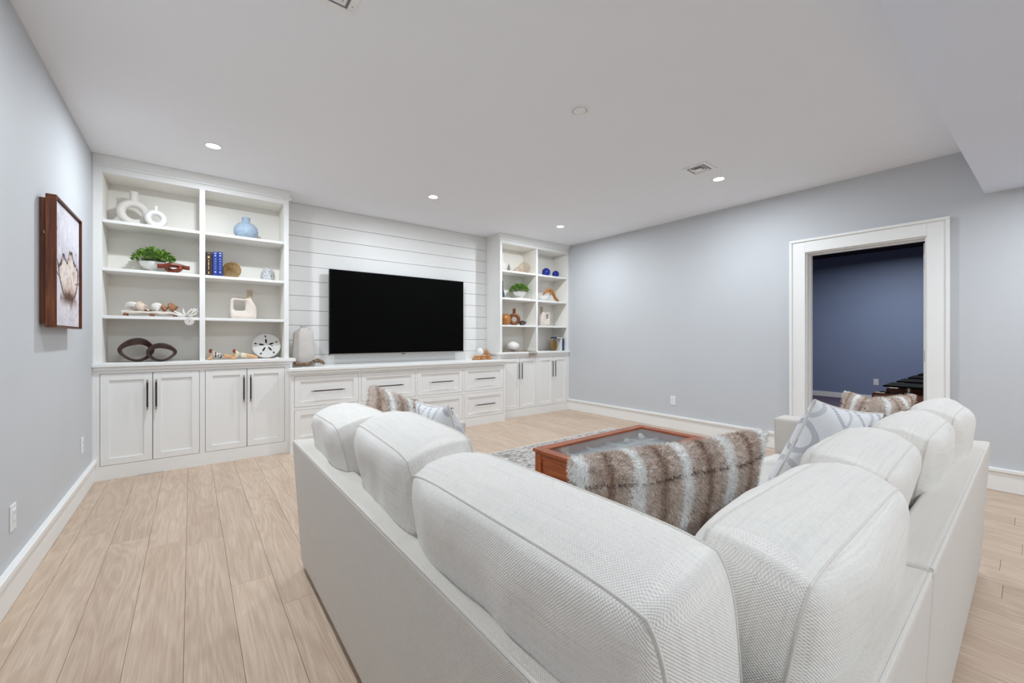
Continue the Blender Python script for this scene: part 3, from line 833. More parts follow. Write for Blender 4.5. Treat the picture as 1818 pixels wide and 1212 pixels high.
for (a, b) in ((0.62, 2.26), (1.24, 2.26), (0.62, 0.36), (1.24, 0.36), (1.46, 0.36), (3.04, 0.36), (3.04, 0.92), (1.46, 0.92), (1.24, 1.1)):
    put('foot', G().hexa([(a-0.022, b-0.022, 0.0), (a+0.022, b-0.022, 0.0), (a+0.022, b+0.022, 0.0), (a-0.022, b+0.022, 0.0)], [(a-0.03, b-0.03, 0.055), (a+0.03, b-0.03, 0.055), (a+0.03, b+0.03, 0.055), (a-0.03, b+0.03, 0.055)]), 'dark', sofa)
# piping along the outer top edges
def pipe(pts, parent, r=0.0038): return put('piping', G().tube(pts, r, 6), 'pipe', parent, smooth=True)
e = 0.006
pipe([(SX0+e, SY0+0.03, SH-e), (SX0+e, 0.8, SH-e), (SX0+e, SY1-0.02, SH-e)], sofa)
pipe([(SX0+0.03, SY0+e, SH-e), (JX-0.01, SY0+e, SH-e)], sofa)
pipe([(JX+0.015, SY0+e, SH-e), (SX1-0.02, SY0+e, SH-e)], sofa)

def cushion_geo(L, Hh, T, e, nu=34, nv=26, corner=0.06, puff=0.5, sag=0.0, bul=0.02, wr=0.006, seed=0.0, knife=False, gn=4, pinch=0.0, px_=4):
    """returns G in local frame X length, Y up, Z normal, and the two rim loops"""
    g = G(); V = []; faces = []; uvs = []
    us = [math.sin(PI/2*(-1+2*i/nu))*0.6+0.4*(-1+2*i/nu) for i in range(nu+1)]
    vv = [math.sin(PI/2*(-1+2*j/nv))*0.6+0.4*(-1+2*j/nv) for j in range(nv+1)]
    def out(u, v):
        if knife:
            x = u*(1-pinch*(1-v*v)*abs(u)**3); y = v*(1-pinch*(1-u*u)*abs(v)**3)
        else:
            x = u*(1-corner*v**6); y = v*(1-corner*u**6)
        X = L/2*x; Y = Hh/2*y
        Y -= sag*(1-u*u)*(v+1)/2
        return X, Y
    def dz(u, v):
        return e+(T/2-e)*max(0.0, (1-abs(u)**px_)*(1-abs(v)**px_))**puff
    def wrinkle(X, Y, s_):
        p = Vector((X*5+seed, Y*5-seed, s_*3.1+seed*0.7)); q = Vector((X*14+seed, Y*11, s_*2+seed))
        return wr*(2.2*noise.noise(p)+0.8*noise.noise(q))
    idx = {}
    for s_ in (1, -1):
        for j, v in enumerate(vv):
            for i, u in enumerate(us):
                X, Y = out(u, v); fz = (1-abs(u)**6)*(1-abs(v)**6)
                idx[(s_, i, j)] = len(V)
                V.append((X, Y, s_*(dz(u, v)+wrinkle(X, Y, s_)*min(1, fz*2))))
        for j in range(nv):
            for i in range(nu):
                q = [idx[(s_, i, j)], idx[(s_, i+1, j)], idx[(s_, i+1, j+1)], idx[(s_, i, j+1)]]
                if s_ < 0: q.reverse()
                faces.append(tuple(q)); uvs.append([(V[k][0], V[k][1]) for k in q])
    rim = [(i, 0) for i in range(nu)]+[(nu, j) for j in range(nv)]+[(i, nv) for i in range(nu, 0, -1)]+[(0, j) for j in range(nv, 0, -1)]
    R = len(rim); prev = [idx[(1,)+p] for p in rim]
    arc = [0.0]
    for k in range(R):
        a = V[prev[k]]; b = V[prev[(k+1) % R]]; arc.append(arc[-1]+math.hypot(a[0]-b[0], a[1]-b[1]))
    for m_ in range(1, gn+1):
        s_ = 1-2*m_/gn
        if m_ < gn:
            cur = []
            for k, (i, j) in enumerate(rim):
                a = V[idx[(1, i, j)]]; ln = math.hypot(a[0], a[1]); b_ = bul*(1-s_*s_)
                b_ += 0.5*wr*noise.noise(Vector((a[0]*9+seed, a[1]*9, s_*3)))
                # push outward along the outline normal
                nx = abs(a[0])/(L/2); ny = abs(a[1])/(Hh/2)
                ox = math.copysign(1, a[0]) if nx >= 0.90 else 0; oy = math.copysign(1, a[1]) if ny >= 0.90 else 0
                if not ox and not oy: oy = math.copysign(1, a[1]) if ny > nx else 0; ox = 0 if oy else math.copysign(1, a[0])
                l2 = math.hypot(ox, oy) or 1
                cur.append(len(V)); V.append((a[0]+ox/l2*b_, a[1]+oy/l2*b_, s_*e))
        else: cur = [idx[(-1,)+p] for p in rim]
        for k in range(R):
            q = (prev[(k+1) % R], prev[k], cur[k], cur[(k+1) % R]); faces.append(q)
            za, zb = e*(1-2*(m_-1)/gn), e*s_
            uvs.append([(arc[k+1], za), (arc[k], za), (arc[k], zb), (arc[k+1], zb)])
        prev = cur
    g.add(V, faces, 0, uvs)
    loops = [[V[idx[(1,)+p]] for p in rim], [V[idx[(-1,)+p]] for p in rim]]
    return g, loops

def frame(center, phi, lean, roll=0.0):
    N0 = Vector((math.cos(phi), math.sin(phi), 0)); Z = Vector((0, 0, 1))
    U = Z*math.cos(lean)-N0*math.sin(lean); N = N0*math.cos(lean)+Z*math.sin(lean); A = U.cross(N)
    A2 = A*math.cos(roll)+U*math.sin(roll); U2 = U*math.cos(roll)-A*math.sin(roll)
    m = Matrix((A2, U2, N)).transposed().to_4x4(); m.translation = Vector(center); return m

def back_cushion(name, center, phi, lean, L, Hh, T, e, roll=0.0, parent=sofa, mat='linen', **kw):
    g, loops = cushion_geo(L, Hh, T, e, **kw)
    mt = frame(center, phi, lean, roll); g.xf(mt)
    loops = [[mt @ Vector(p) for p in l] for l in loops]
    o = put(name, g, mat, parent, smooth=True, sharp=180, recalc=False)
    for l in loops: put('piping', G().tube(l, 0.0028, 6, closed=True), 'pipe', o, smooth=True)
    return o
R_ = math.radians
# seat cushions
def seat(cx, cy, L, D):
    g, loops = cushion_geo(L, D, 0.205, 0.085, corner=0.03, puff=0.5, bul=0.012, wr=0.002, seed=cx*3)
    mt = Matrix.Translation((cx, cy, 0.358)); g.xf(mt)
    o = put('seat_cushion', g, 'linen', sofa, smooth=True, sharp=180, recalc=False)
    for l in loops: put('piping', G().tube([mt @ Vector(p) for p in l], 0.0035, 6, closed=True), 'pipe', o, smooth=True)
seat(0.95, 1.80, 0.80, 0.82); seat(0.95, 0.82, 0.80, 1.10)
seat(1.78, 0.665, 0.84, 0.79); seat(2.63, 0.665, 0.84, 0.79)
# back cushions along the left back
back_cushion('back_cushion', (0.585, 0.655, 0.655), 0.0, R_(9), 0.74, 0.44, 0.26, 0.094, sag=0.0, seed=1.3, bul=0.022)
back_cushion('back_cushion', (0.612, 1.31, 0.672), R_(-4), R_(10), 0.58, 0.46, 0.27, 0.095, seed=4.1, bul=0.025)
back_cushion('back_cushion', (0.615, 1.99, 0.645), R_(-3), R_(12), 0.60, 0.43, 0.26, 0.095, roll=R_(-3), seed=7.7, bul=0.02)
# back cushions along the right back
back_cushion('back_cushion', (1.085, 0.330, 0.640), PI/2, R_(10), 0.70, 0.42, 0.29, 0.082, seed=2.2, bul=0.025)
back_cushion('back_cushion', (1.73, 0.375, 0.635), PI/2+R_(2), R_(10), 0.57, 0.45, 0.25, 0.085, seed=5.2, bul=0.025)
back_cushion('back_cushion', (2.30, 0.335, 0.645), PI/2, R_(9), 0.56, 0.45, 0.23, 0.07, seed=8.2, bul=0.025)
back_cushion('back_cushion', (2.80, 0.310, 0.655), PI/2, R_(9), 0.46, 0.46, 0.22, 0.06, seed=9.4, bul=0.025)

# ================================================================== THROW PILLOWS
def pillow(name, label, cat, center, phi, lean, L, Hh, T, mat, roll=0.0, group=None, seed=0.0):
    g, loops = cushion_geo(L, Hh, T, 0.006, knife=True, pinch=0.07, puff=0.55, px_=2, bul=0.0, gn=2, wr=0.006, seed=seed)
    mt = frame(center, phi, lean, roll); g.xf(mt)
    o = put(name, g, mat, None, smooth=True, sharp=180, recalc=False, label=label, cat=cat, group=group)
    l = [mt @ Vector((p[0]*1.004, p[1]*1.004, 0)) for p in loops[0]]
    put('piping', G().tube(l, 0.0035, 6, closed=True), 'pipe', o, smooth=True)
    return o
def fur_color(u, v, rnd, nperiod, ph):
    """u across the pillow 0..1, v upward 0..1: pelts with a dark ridge, white borders and a stitched hem"""
    k = (u*nperiod+ph) % 1.0; d = abs(k-0.5)*2          # 0 ridge .. 1 border
    taupe = (216, 197, 183); dark = (152, 124, 106); white = (255, 255, 252)
    if d > 0.74: c = mixc(taupe, white, min(1, (d-0.74)/0.06))
    elif d < 0.20: c = mixc(dark, taupe, (d/0.20)**1.2)
    else: c = mixc(taupe, (222, 211, 203), 0.7*sstep(0.2, 0.7, d))
    if d <= 0.78:
        c = mixc(c, (232, 224, 218), 0.45*rnd.random()) if rnd.random() < 0.5 else mixc(c, dark, 0.35*rnd.random())
    if 0.835 < v < 0.86 and d < 0.9: c = mixc(c, (96, 76, 66), 0.7)
    return lin([max(0, min(255, q)) for q in c])
def fur_pillow(label, center, phi, lean, L, Hh, T, n, roll=0.0, nperiod=4, ph=0.0, seed=0, flen=0.012):
    g, loops = cushion_geo(L, Hh, T, 0.012, knife=True, pinch=0.05, puff=0.55, px_=2, bul=0.006, gn=2, wr=0.010, seed=seed*1.7)
    V = np.array(g.v); F = np.array(g.f)
    mt = frame(center, phi, lean, roll)
    rnd = random.Random(seed); nr = np.random.default_rng(seed)
    cols_ = [fur_color(p[0]/L+0.5+0.012*noise.noise(Vector((p[1]*8, p[0]*3, seed))), p[1]/Hh+0.5, rnd, nperiod, ph) for p in g.v]
    A = V[F[:, 0]]; B = V[F[:, 1]]; C = V[F[:, 2]]; D = V[F[:, 3]]
    nrm = np.cross(C-A, D-B); area = np.linalg.norm(nrm, axis=1)/2; nrm = nrm/(area[:, None]*2+1e-12)
    pick = nr.choice(len(F), n, p=area/area.sum())
    a_, b_ = nr.random(n)[:, None], nr.random(n)[:, None]
    P = (A[pick]*(1-a_)+B[pick]*a_)*(1-b_)+(D[pick]*(1-a_)+C[pick]*a_)*b_
    nn = nrm[pick]
    comb = np.array([[noise.noise(Vector((p[0]*7, p[1]*7, 3+seed))), -0.55+noise.noise(Vector((p[0]*7, p[1]*7, 9+seed))), 0] for p in P])
    dirv = nn*0.85+comb*0.45+nr.normal(0, 0.20, (n, 3)); dirv /= np.linalg.norm(dirv, axis=1)[:, None]
    side = np.cross(dirv, nr.normal(0, 1, (n, 3))); side /= np.linalg.norm(side, axis=1)[:, None]
    ln = flen*(0.6+0.7*nr.random(n))[:, None]; wd = 0.0011
    sv = np.empty((n*3, 3)); sv[0::3] = P-side*wd-nn*0.001; sv[1::3] = P+side*wd-nn*0.001; sv[2::3] = P+dirv*ln
    sc = []
    for p in P:
        c = fur_color(p[0]/L+0.5+0.02*noise.noise(Vector((p[1]*9, p[0]*3, seed))), p[1]/Hh+0.5, rnd, nperiod, ph)
        k = 0.85+0.3*rnd.random(); c = tuple(min(1, q*k) for q in c[:3])+(1.0,); sc += [c, c, c]
    g.xf(mt)
    o = put('fur_pillow', g, 'fur', None, smooth=True, sharp=180, recalc=False, label=label, cat='pillow', group='striped faux fur pillows')
    at = o.data.color_attributes.new('Col', 'FLOAT_COLOR', 'POINT'); at.data.foreach_set('color', np.array(cols_, dtype=np.float32).ravel())
    G2 = G(); R3 = np.array(mt.to_3x3()); sv = sv @ R3.T + np.array(mt.translation)
    G2.v = [tuple(p) for p in sv]; G2.f = [(3*i, 3*i+1, 3*i+2) for i in range(n)]; G2.m = [0]*n; G2.uv = [None]*n
    f = put('fur', G2, 'fur', o, recalc=False, kind='stuff')
    at = f.data.color_attributes.new('Col', 'FLOAT_COLOR', 'POINT'); at.data.foreach_set('color', np.array(sc, dtype=np.float32).ravel())
    return o
fur_pillow('long striped brown and white fur pillow in the sofa corner', (1.215, 0.735, 0.66), R_(72), R_(14), 0.74, 0.44, 0.17, 70000, roll=R_(-2), nperiod=4.25, ph=0.87, seed=3)
fur_pillow('striped fur pillow leaning on the far left sofa arm', (0.86, 2.07, 0.68), R_(-60), R_(14), 0.44, 0.46, 0.16, 16000, roll=R_(-20), nperiod=3, ph=0.3, seed=5)
fur_pillow('fur pillow with a pale stripe behind the patterned pillow near the doorway', (2.72, 0.50, 0.70), PI/2-R_(8), R_(20), 0.48, 0.46, 0.15, 14000, roll=R_(2), nperiod=2.2, ph=0.15, seed=6)
fur_pillow('pale fur pillow resting against the right sofa arm', (2.97, 0.575, 0.64), PI-R_(12), R_(8), 0.32, 0.46, 0.12, 10000, roll=R_(-8), nperiod=4, ph=0.1, seed=8)
pillow('patterned_pillow', 'white pillow with grey wavy lines against the right back cushions', 'pillow', (2.22, 0.585, 0.675), PI/2-R_(16), R_(20), 0.55, 0.50, 0.18, 'ogee', roll=R_(11), group='patterned pillows', seed=2.0)
pillow('patterned_pillow', 'white pillow with grey wavy lines on the left sofa section', 'pillow', (0.955, 1.72, 0.67), R_(-8), R_(18), 0.50, 0.48, 0.17, 'ogee', roll=R_(-6), group='patterned pillows', seed=6.0)

#@@DECOR
# ================================================================== SHELF DECOR
ZA, ZB, ZC, ZD = 2.209, 1.800, 1.395, 0.988       # upper, middle, lower shelf tops and counter
E_ = 0.0006
def ring_vase(name, label, cx, cy, z0, R, r, neck_r, neck_h, mat, rz=0.0, group=None, open_m='dark'):
    g = G()
    g.tube([(R*math.cos(2*PI*i/36), 0, R*math.sin(2*PI*i/36)) for i in range(36)], r, 14, 0, closed=True)
    zt = R+r
    g.lathe([(neck_r*0.9, zt-0.02), (neck_r, zt+0.004), (neck_r, zt+neck_h), (neck_r*0.8, zt+neck_h), (neck_r*0.75, zt+neck_h-0.02)], 18)
    g.lathe([(r*0.75, -zt), (r*0.8, -zt+0.004), (r*0.5, -zt+0.02)], 18)
    g.xf(Matrix.Translation((cx, cy, z0+zt+E_)) @ Matrix.Rotation(rz, 4, 'Z'))
    return put(name, g, mat, None, smooth=True, sharp=60, label=label, cat='vase', group=group)
ring_vase('ring_vase', 'large cream ring vase on the top left shelf', -0.405, 5.02, ZA, 0.086, 0.032, 0.030, 0.075, 'cream_cer', R_(12))
ring_vase('ring_vase', 'small cream ring vase in front of the larger ring vase', -0.252, 4.95, ZA, 0.056, 0.024, 0.015, 0.036, 'white_cer', R_(12))
# squat blue vase
g = G().lathe([(0.045, 0), (0.075, 0.012), (0.104, 0.055), (0.108, 0.085), (0.098, 0.125), (0.070, 0.158), (0.040, 0.175), (0.037, 0.182), (0.038, 0.222), (0.032, 0.222), (0.030, 0.185)], 32, (0.445, 5.0, ZA+E_))
put('round_vase', g, 'blue_cer', None, smooth=True, label='squat pale blue speckled vase on the top shelf', cat='vase')

def plant(cx, cy, z0, s, n, label, seed):
    t = thing('potted_plant', label, 'plant', (cx, cy, z0+E_), 'potted plants in white bowls')
    z = z0+E_
    g = G().lathe([(0.040*s, 0), (0.044*s, 0.006*s), (0.030*s, 0.018*s), (0.034*s, 0.028*s), (0.070*s, 0.038*s), (0.094*s, 0.068*s), (0.100*s, 0.096*s), (0.095*s, 0.096*s), (0.088*s, 0.075*s), (0.02*s, 0.05*s)], 28, (cx, cy, z))
    put('bowl', g, 'white_cer', t, smooth=True, sharp=50, label='white footed bowl')
    put('soil', G().lathe([(0.0005, 0.086*s), (0.05*s, 0.085*s), (0.088*s, 0.080*s)], 20, (cx, cy, z)), 'dark', t)
    rn = random.Random(seed); g = G(); gs = G()
    for k in range(26):
        a = rn.uniform(0, 2*PI); rr = rn.uniform(0.01, 0.075)*s
        gs.tube([(cx+rr*math.cos(a), cy+rr*math.sin(a), z+0.09*s), (cx+rr*1.45*math.cos(a), cy+rr*1.45*math.sin(a), z+(0.14+0.05*rn.random())*s)], 0.0012, 4)
    put('stems', gs, 'stem', t, kind='stuff')
    for k in range(n):
        a = rn.uniform(0, 2*PI); q = rn.random()**0.5; rr = 0.138*s*q
        zz = z+s*(0.098+0.112*math.sqrt(max(0, 1-q*q))*rn.uniform(0.35, 1.1)+0.010*rn.random())
        c = Vector((cx+rr*math.cos(a), cy+rr*math.sin(a), zz))
        d = Vector((math.cos(a)*q+rn.uniform(-.6, .6), math.sin(a)*q+rn.uniform(-.6, .6), rn.uniform(-0.1, 0.9))).normalized()
        sd = d.cross(Vector((rn.uniform(-1, 1), rn.uniform(-1, 1), 1))).normalized(); up = sd.cross(d)
        ln = s*rn.uniform(0.022, 0.036); wd = ln*0.36
        g.add([c, c+d*ln*0.45+sd*wd-up*0.002, c+d*ln, c+d*ln*0.45-sd*wd-up*0.002, c+d*ln*0.5+up*0.0015], [(0, 1, 4), (1, 2, 4), (2, 3, 4), (3, 0, 4)])
    put('foliage', g, 'leaf', t, recalc=False, kind='stuff', label='dense small green leaves')
    return t
plant(-0.270, 5.035, ZB, 1.02, 620, 'leafy green plant in a white footed bowl on the left bookcase', 11)

def knot(cx, cy, z0, s, mat, label, rz, ext=True):
    pts = []; rr = []
    for i in range(70):
        k = i/69; a = -PI*0.62+k*PI*3.24
        x = s*(1.6*(k-0.5)*2)*(1.0 if ext else 0.7); 
        env = math.exp(-((k-0.5)/0.30)**4)
        x = s*(1.75*(k-0.5)*2*(1-env)+env*0.85*math.sin(a*1.0))
        y = s*env*0.34*math.sin(2*a+0.4); z = s*env*0.55*math.cos(a)
        pts.append((x, y, z)); rr.append(s*0.29)
    g = G().tube(pts, rr, 12)
    g.xf(Matrix.Rotation(rz, 4, 'Z'))
    zmin = min(v[2] for v in g.v); g.xf(Matrix.Translation((cx, cy, z0+E_-zmin)))
    return put('carved_knot', g, mat, None, smooth=True, sharp=180, label=label, cat='ornament', group='carved knots')
knot(-0.125, 4.91, ZB, 0.066, 'knotwood', 'red brown carved wooden knot beside the plant bowl', R_(-8))

def book(x0, w_, y0, dep, z0, h_, mat, label, marks, group, flat=False):
    """upright book, spine facing the room"""
    t = thing('book', label, 'book', (x0+w_/2, y0+dep/2, z0+E_), group)
    z0 += E_; c = 0.003
    if not flat:
        g = G().box(x0, x0+c, y0, y0+dep, z0, z0+h_).box(x0+w_-c, x0+w_, y0, y0+dep, z0, z0+h_).box(x0+c, x0+w_-c, y0, y0+c, z0, z0+h_)
        put('cover', g, mat, t, bevel=0.001)
        put('pages', G().box(x0+c, x0+w_-c, y0+c, y0+dep-0.004, z0+0.003, z0+h_-0.004), 'paper', t)
        if marks:
            for a, b, ww, mk in marks:
                xc = x0+w_/2
                put('spine_lettering', G().box(xc-w_*ww/2, xc+w_*ww/2, y0-0.0006, y0-0.0001, z0+h_*a, z0+h_*b), mk, t)
    else:
        g = G().box(x0, x0+w_, y0, y0+dep, z0, z0+c).box(x0, x0+w_, y0, y0+dep, z0+h_-c, z0+h_).box(x0, x0+c, y0, y0+dep, z0+c, z0+h_-c)
        put('cover', g, mat, t, bevel=0.001)
        put('pages', G().box(x0+c, x0+w_-0.003, y0+0.003, y0+dep-0.003, z0+c, z0+h_-c), 'paper', t)
    return t
blue_marks = [(0.93, 0.955, 0.5, 'silver'), (0.82, 0.87, 0.28, 'silver'), (0.70, 0.712, 0.4, 'silver'), (0.60, 0.612, 0.4, 'silver'), (0.50, 0.512, 0.4, 'silver'), (0.40, 0.412, 0.4, 'silver'), (0.30, 0.312, 0.4, 'silver'), (0.15, 0.20, 0.3, 'silver')]
brown_marks = [(0.94, 0.95, 0.4, 'gold'), (0.74, 0.83, 0.28, 'gold'), (0.60, 0.68, 0.10, 'gold'), (0.44, 0.57, 0.13, 'gold'), (0.26, 0.41, 0.10, 'gold'), (0.08, 0.18, 0.16, 'gold')]
book(0.1085, 0.052, 4.905, 0.16, ZB, 0.228, 'bk_brown', 'dark brown book with gold spine lettering', brown_marks, 'books on the left bookcase')
book(0.1665, 0.039, 4.905, 0.16, ZB, 0.236, 'bk_blue', 'royal blue book touching the dark brown book', blue_marks, 'books on the left bookcase')
book(0.2065, 0.038, 4.905, 0.16, ZB, 0.240, 'bk_blue', 'royal blue book next to the coiled disc', blue_marks, 'books on the left bookcase')

def coil_disc(cx, cy, z0, R, mat, label, rz, tilt, turns=5, name='coiled_disc'):
    """flat rings of coiled fibre standing on edge, cut flat below"""
    g = G()
    for k in range(turns):
        rad = R*(0.14+0.76*k/(turns-1)); tr = R*0.088
        g.tube([(rad*math.cos(2*PI*i/36), 0.006*math.sin(i*2.6)-0.010*(1-k/(turns-1)), rad*math.sin(2*PI*i/36)) for i in range(36)], tr, 8, closed=True)
    g.ball((0, -0.008, 0), R*0.11, n=10, k=6)
    g.xf(Matrix.Rotation(rz, 4, 'Z') @ Matrix.Rotation(tilt, 4, 'X'))
    g.v = [(p[0], p[1], max(p[2], -R*0.86)) for p in g.v]
    zmin = min(v[2] for v in g.v); g.xf(Matrix.Translation((cx, cy, z0+E_-zmin)))
    return put(name, g, mat, None, smooth=True, sharp=180, label=label, cat='ornament')
coil_disc(0.318, 4.96, ZB, 0.088, 'coil', 'brown coiled fibre disc leaning on the blue books', R_(-22), R_(-6))
g = G().lathe([(0.060, 0), (0.065, 0.01), (0.066, 0.05), (0.058, 0.095), (0.040, 0.125), (0.015, 0.138), (0.0005, 0.139)], 24, (0.637, 4.98, ZB+E_))
put('speckled_dome', g, 'speckle', None, smooth=True, label='grey and white speckled dome at the end of the middle shelf', cat='ornament')

# driftwood tray with shells and coral
t = thing('driftwood_tray', 'whitewashed driftwood tray holding shells on the left bookcase', 'tray', (-0.25, 4.96, ZC))
g = G(); pts = [(-0.48+0.40*k/12, 4.93+0.004*math.sin(k*1.3), ZC+0.036+0.003*math.sin(k*2.1)) for k in range(13)]
g.tube(pts, [0.012+0.003*math.sin(k) for k in range(13)], 8)
put('front_branch', g, 'driftwood', t, smooth=True)
g = G(); pts = [(-0.47+0.40*k/12, 5.03+0.004*math.cos(k*1.1), ZC+0.036+0.003*math.cos(k*2.1)) for k in range(13)]
g.tube(pts, 0.012, 8); put('back_branch', g, 'driftwood', t, smooth=True)
put('tray_bed', G().box(-0.465, -0.095, 4.93, 5.03, ZC+0.026, ZC+0.034), 'driftwood', t, bevel=0.002)
for x in (-0.455, -0.28, -0.115):
    for y in (4.932, 5.028):
        put('foot', G().lathe([(0.012, 0), (0.014, 0.012), (0.010, 0.026)], 10, (x, y, ZC+E_)), 'brownwood', t)
zt = ZC+0.0495
def conch(c, s, mat, label, rz, tilt=0.0): 
    o = spiral_shell(c, s, mat, label, rz, tilt); o['group'] = 'shells on the driftwood tray'; return o
conch((-0.41, 4.98, zt), 0.085, 'shell_w', 'white conch shell at the left end of the driftwood tray', 2.6, -0.5)
conch((-0.365, 4.95, zt), 0.075, 'shell', 'pinkish whelk shell beside the white conch on the tray', 1.2)
fan_shell((-0.305, 4.965, zt), 0.045, 'shell', 'small pale scallop left of the tray middle', 0.3, 0.4, group='shells on the driftwood tray')
conch((-0.25, 4.965, zt), 0.07, 'shell_w', 'white pointed shell in the middle of the driftwood tray', 0.2, 0.9)
conch((-0.205, 4.95, zt), 0.055, 'shell_b', 'brown snail shell right of the tray middle', 2.0)
conch((-0.15, 4.96, zt), 0.075, 'shell_b', 'brown striped conch near the right end of the tray', 1.4)
def branch_coral(c, s, label, seed):
    rn = random.Random(seed); g = G()
    for k in range(13):
        a = rn.uniform(0, 2*PI); b = rn.uniform(0.05, 0.9)
        p0 = Vector(c); d = Vector((math.cos(a)*math.cos(b), 0.6*math.sin(a)*math.cos(b), math.sin(b)))
        p1 = p0+d*s*0.6; p2 = p1+(d+Vector((rn.uniform(-.5, .5), 0, rn.uniform(0, .6))))*s*0.35
        g.tube([p0, p1, p2], [s*0.11, s*0.09, s*0.05], 6)
    zmin = min(v[2] for v in g.v); g.xf(Matrix.Translation((0, 0, c[2]-zmin)))
    return put('coral_branch', g, 'shell_w', None, smooth=True, sharp=180, label=label, cat='coral', group='coral')
branch_coral((-0.035, 4.925, ZC+E_), 0.105, 'whitened branch coral beside the driftwood tray', 4)
fan_shell((0.034, 4.885, ZC+E_), 0.035, 'shell', 'flat blush shell on the shelf right of the coral', 1.3, 0.1, group='shells on the driftwood tray')
# lacy medallion hanging from the shelf edge
t = thing('hanging_medallion', 'white lacy medallion hanging over the shelf edge below the coral', 'ornament', (-0.012, 4.845, 1.322))
g = G(); 
for rr in (0.034, 0.026, 0.018, 0.010):
    g.tube([(-0.012+rr*math.cos(2*PI*i/24), 4.846, 1.357+rr*math.sin(2*PI*i/24)) for i in range(24)], 0.0028, 6, closed=True)
for i in range(10):
    a = 2*PI*i/10; g.tube([(-0.012+0.006*math.cos(a), 4.846, 1.357+0.006*math.sin(a)), (-0.012+0.034*math.cos(a), 4.846, 1.357+0.034*math.sin(a))], 0.002, 5)
put('lace_disc', g, 'shell_w', t, smooth=True)
put('cord', G().tube([(-0.012, 4.846, 1.391), (-0.014, 4.848, 1.398), (-0.02, 4.87, 1.3975), (-0.03, 4.90, 1.3972)], 0.0012, 5), 'rope', t)

# jug with a square hole handle
def hole_jug(cx, cy, z0, w_, h_, dpt, hole, neck, label, flip=False):
    """flat slab body with a window, and a tan neck; hole=(x0,x1,z0,z1) fractions"""
    t = thing('slab_jug', label, 'vase', (cx, cy, z0+E_), 'blush slab jugs')
    z0 += E_; s = -1 if flip else 1
    def X(f): return cx+s*(f-0.5)*w_
    outer = [(0.03, 0), (0.97, 0), (1.0, 0.05), (0.99, 0.55), (0.92, 0.72), (0.84, 0.86), (0.80, 0.98), (0.64, 0.98), (0.60, 0.92), (0.30, 0.96), (0.08, 0.97), (0.02, 0.90), (0.0, 0.4)]
    hx0, hx1, hz0, hz1 = hole
    inner = []
    n = len(outer)
    ctr = ((hx0+hx1)/2, (hz0+hz1)/2); hw, hh = (hx1-hx0)/2, (hz1-hz0)/2
    # resample both loops by angle around the window centre
    K = 56
    def ray_hit(a):
        dx, dz = math.cos(a), math.sin(a); best = 0
        for i in range(n):
            x1, y1 = outer[i]; x2, y2 = outer[(i+1) % n]
            ex, ey = x2-x1, y2-y1; den = dx*ey-dz*ex
            if abs(den) < 1e-9: continue
            tt = ((x1-ctr[0])*ey-(y1-ctr[1])*ex)/den; u = ((x1-ctr[0])*dz-(y1-ctr[1])*dx)/den
            if tt > 0 and -1e-6 <= u <= 1+1e-6: best = max(best, tt)
        return ctr[0]+dx*best, ctr[1]+dz*best
    O = []; I = []
    for i in range(K):
        a = 2*PI*i/K; O.append(ray_hit(a))
        ca, sa = math.cos(a), math.sin(a); m_ = (abs(ca)**5+abs(sa)**5)**(-1/5)
        I.append((ctr[0]+hw*ca*m_, ctr[1]+hh*sa*m_))
    vs = []; fs = []
    mid = [((o[0]*0.5+i[0]*0.5), (o[1]*0.5+i[1]*0.5)) for o, i in zip(O, I)]
    loops = [(I, 0.0), (I, 0.32), (mid, 0.5), ([(o[0]*0.96+ctr[0]*0.04, o[1]*0.96+ctr[1]*0.04) for o in O], 0.47), (O, 0.3), (O, -0.3), ([(o[0]*0.96+ctr[0]*0.04, o[1]*0.96+ctr[1]*0.04) for o in O], -0.47), (mid, -0.5), (I, -0.32)]
    for lp, d in loops:
        for (a, b) in lp: vs.append((X(a), cy+d*dpt, z0+b*h_))
    L = len(loops)
    for j in range(L):
        for i in range(K):
            fs.append((j*K+i, j*K+(i+1) % K, ((j+1) % L)*K+(i+1) % K, ((j+1) % L)*K+i))
    g = G().add(vs, fs); put('body', g, 'blush', t, smooth=True, sharp=70)
    nx0, nx1, nh = neck
    put('neck', G().lathe([((nx1-nx0)*w_/2*1.02, 0.94*h_), ((nx1-nx0)*w_/2, 1.0*h_), ((nx1-nx0)*w_/2, nh*h_), ((nx1-nx0)*w_/2*0.8, nh*h_), ((nx1-nx0)*w_/2*0.75, nh*h_-0.02)], 18, (X((nx0+nx1)/2), cy, z0)), 'tan', t, smooth=True, sharp=50, label='unglazed tan neck')
    return t
hole_jug(0.422, 5.0, ZC, 0.228, 0.215, 0.075, (0.13, 0.58, 0.38, 0.86), (0.64, 0.85, 1.40), 'blush slab jug with a square opening on the left bookcase')

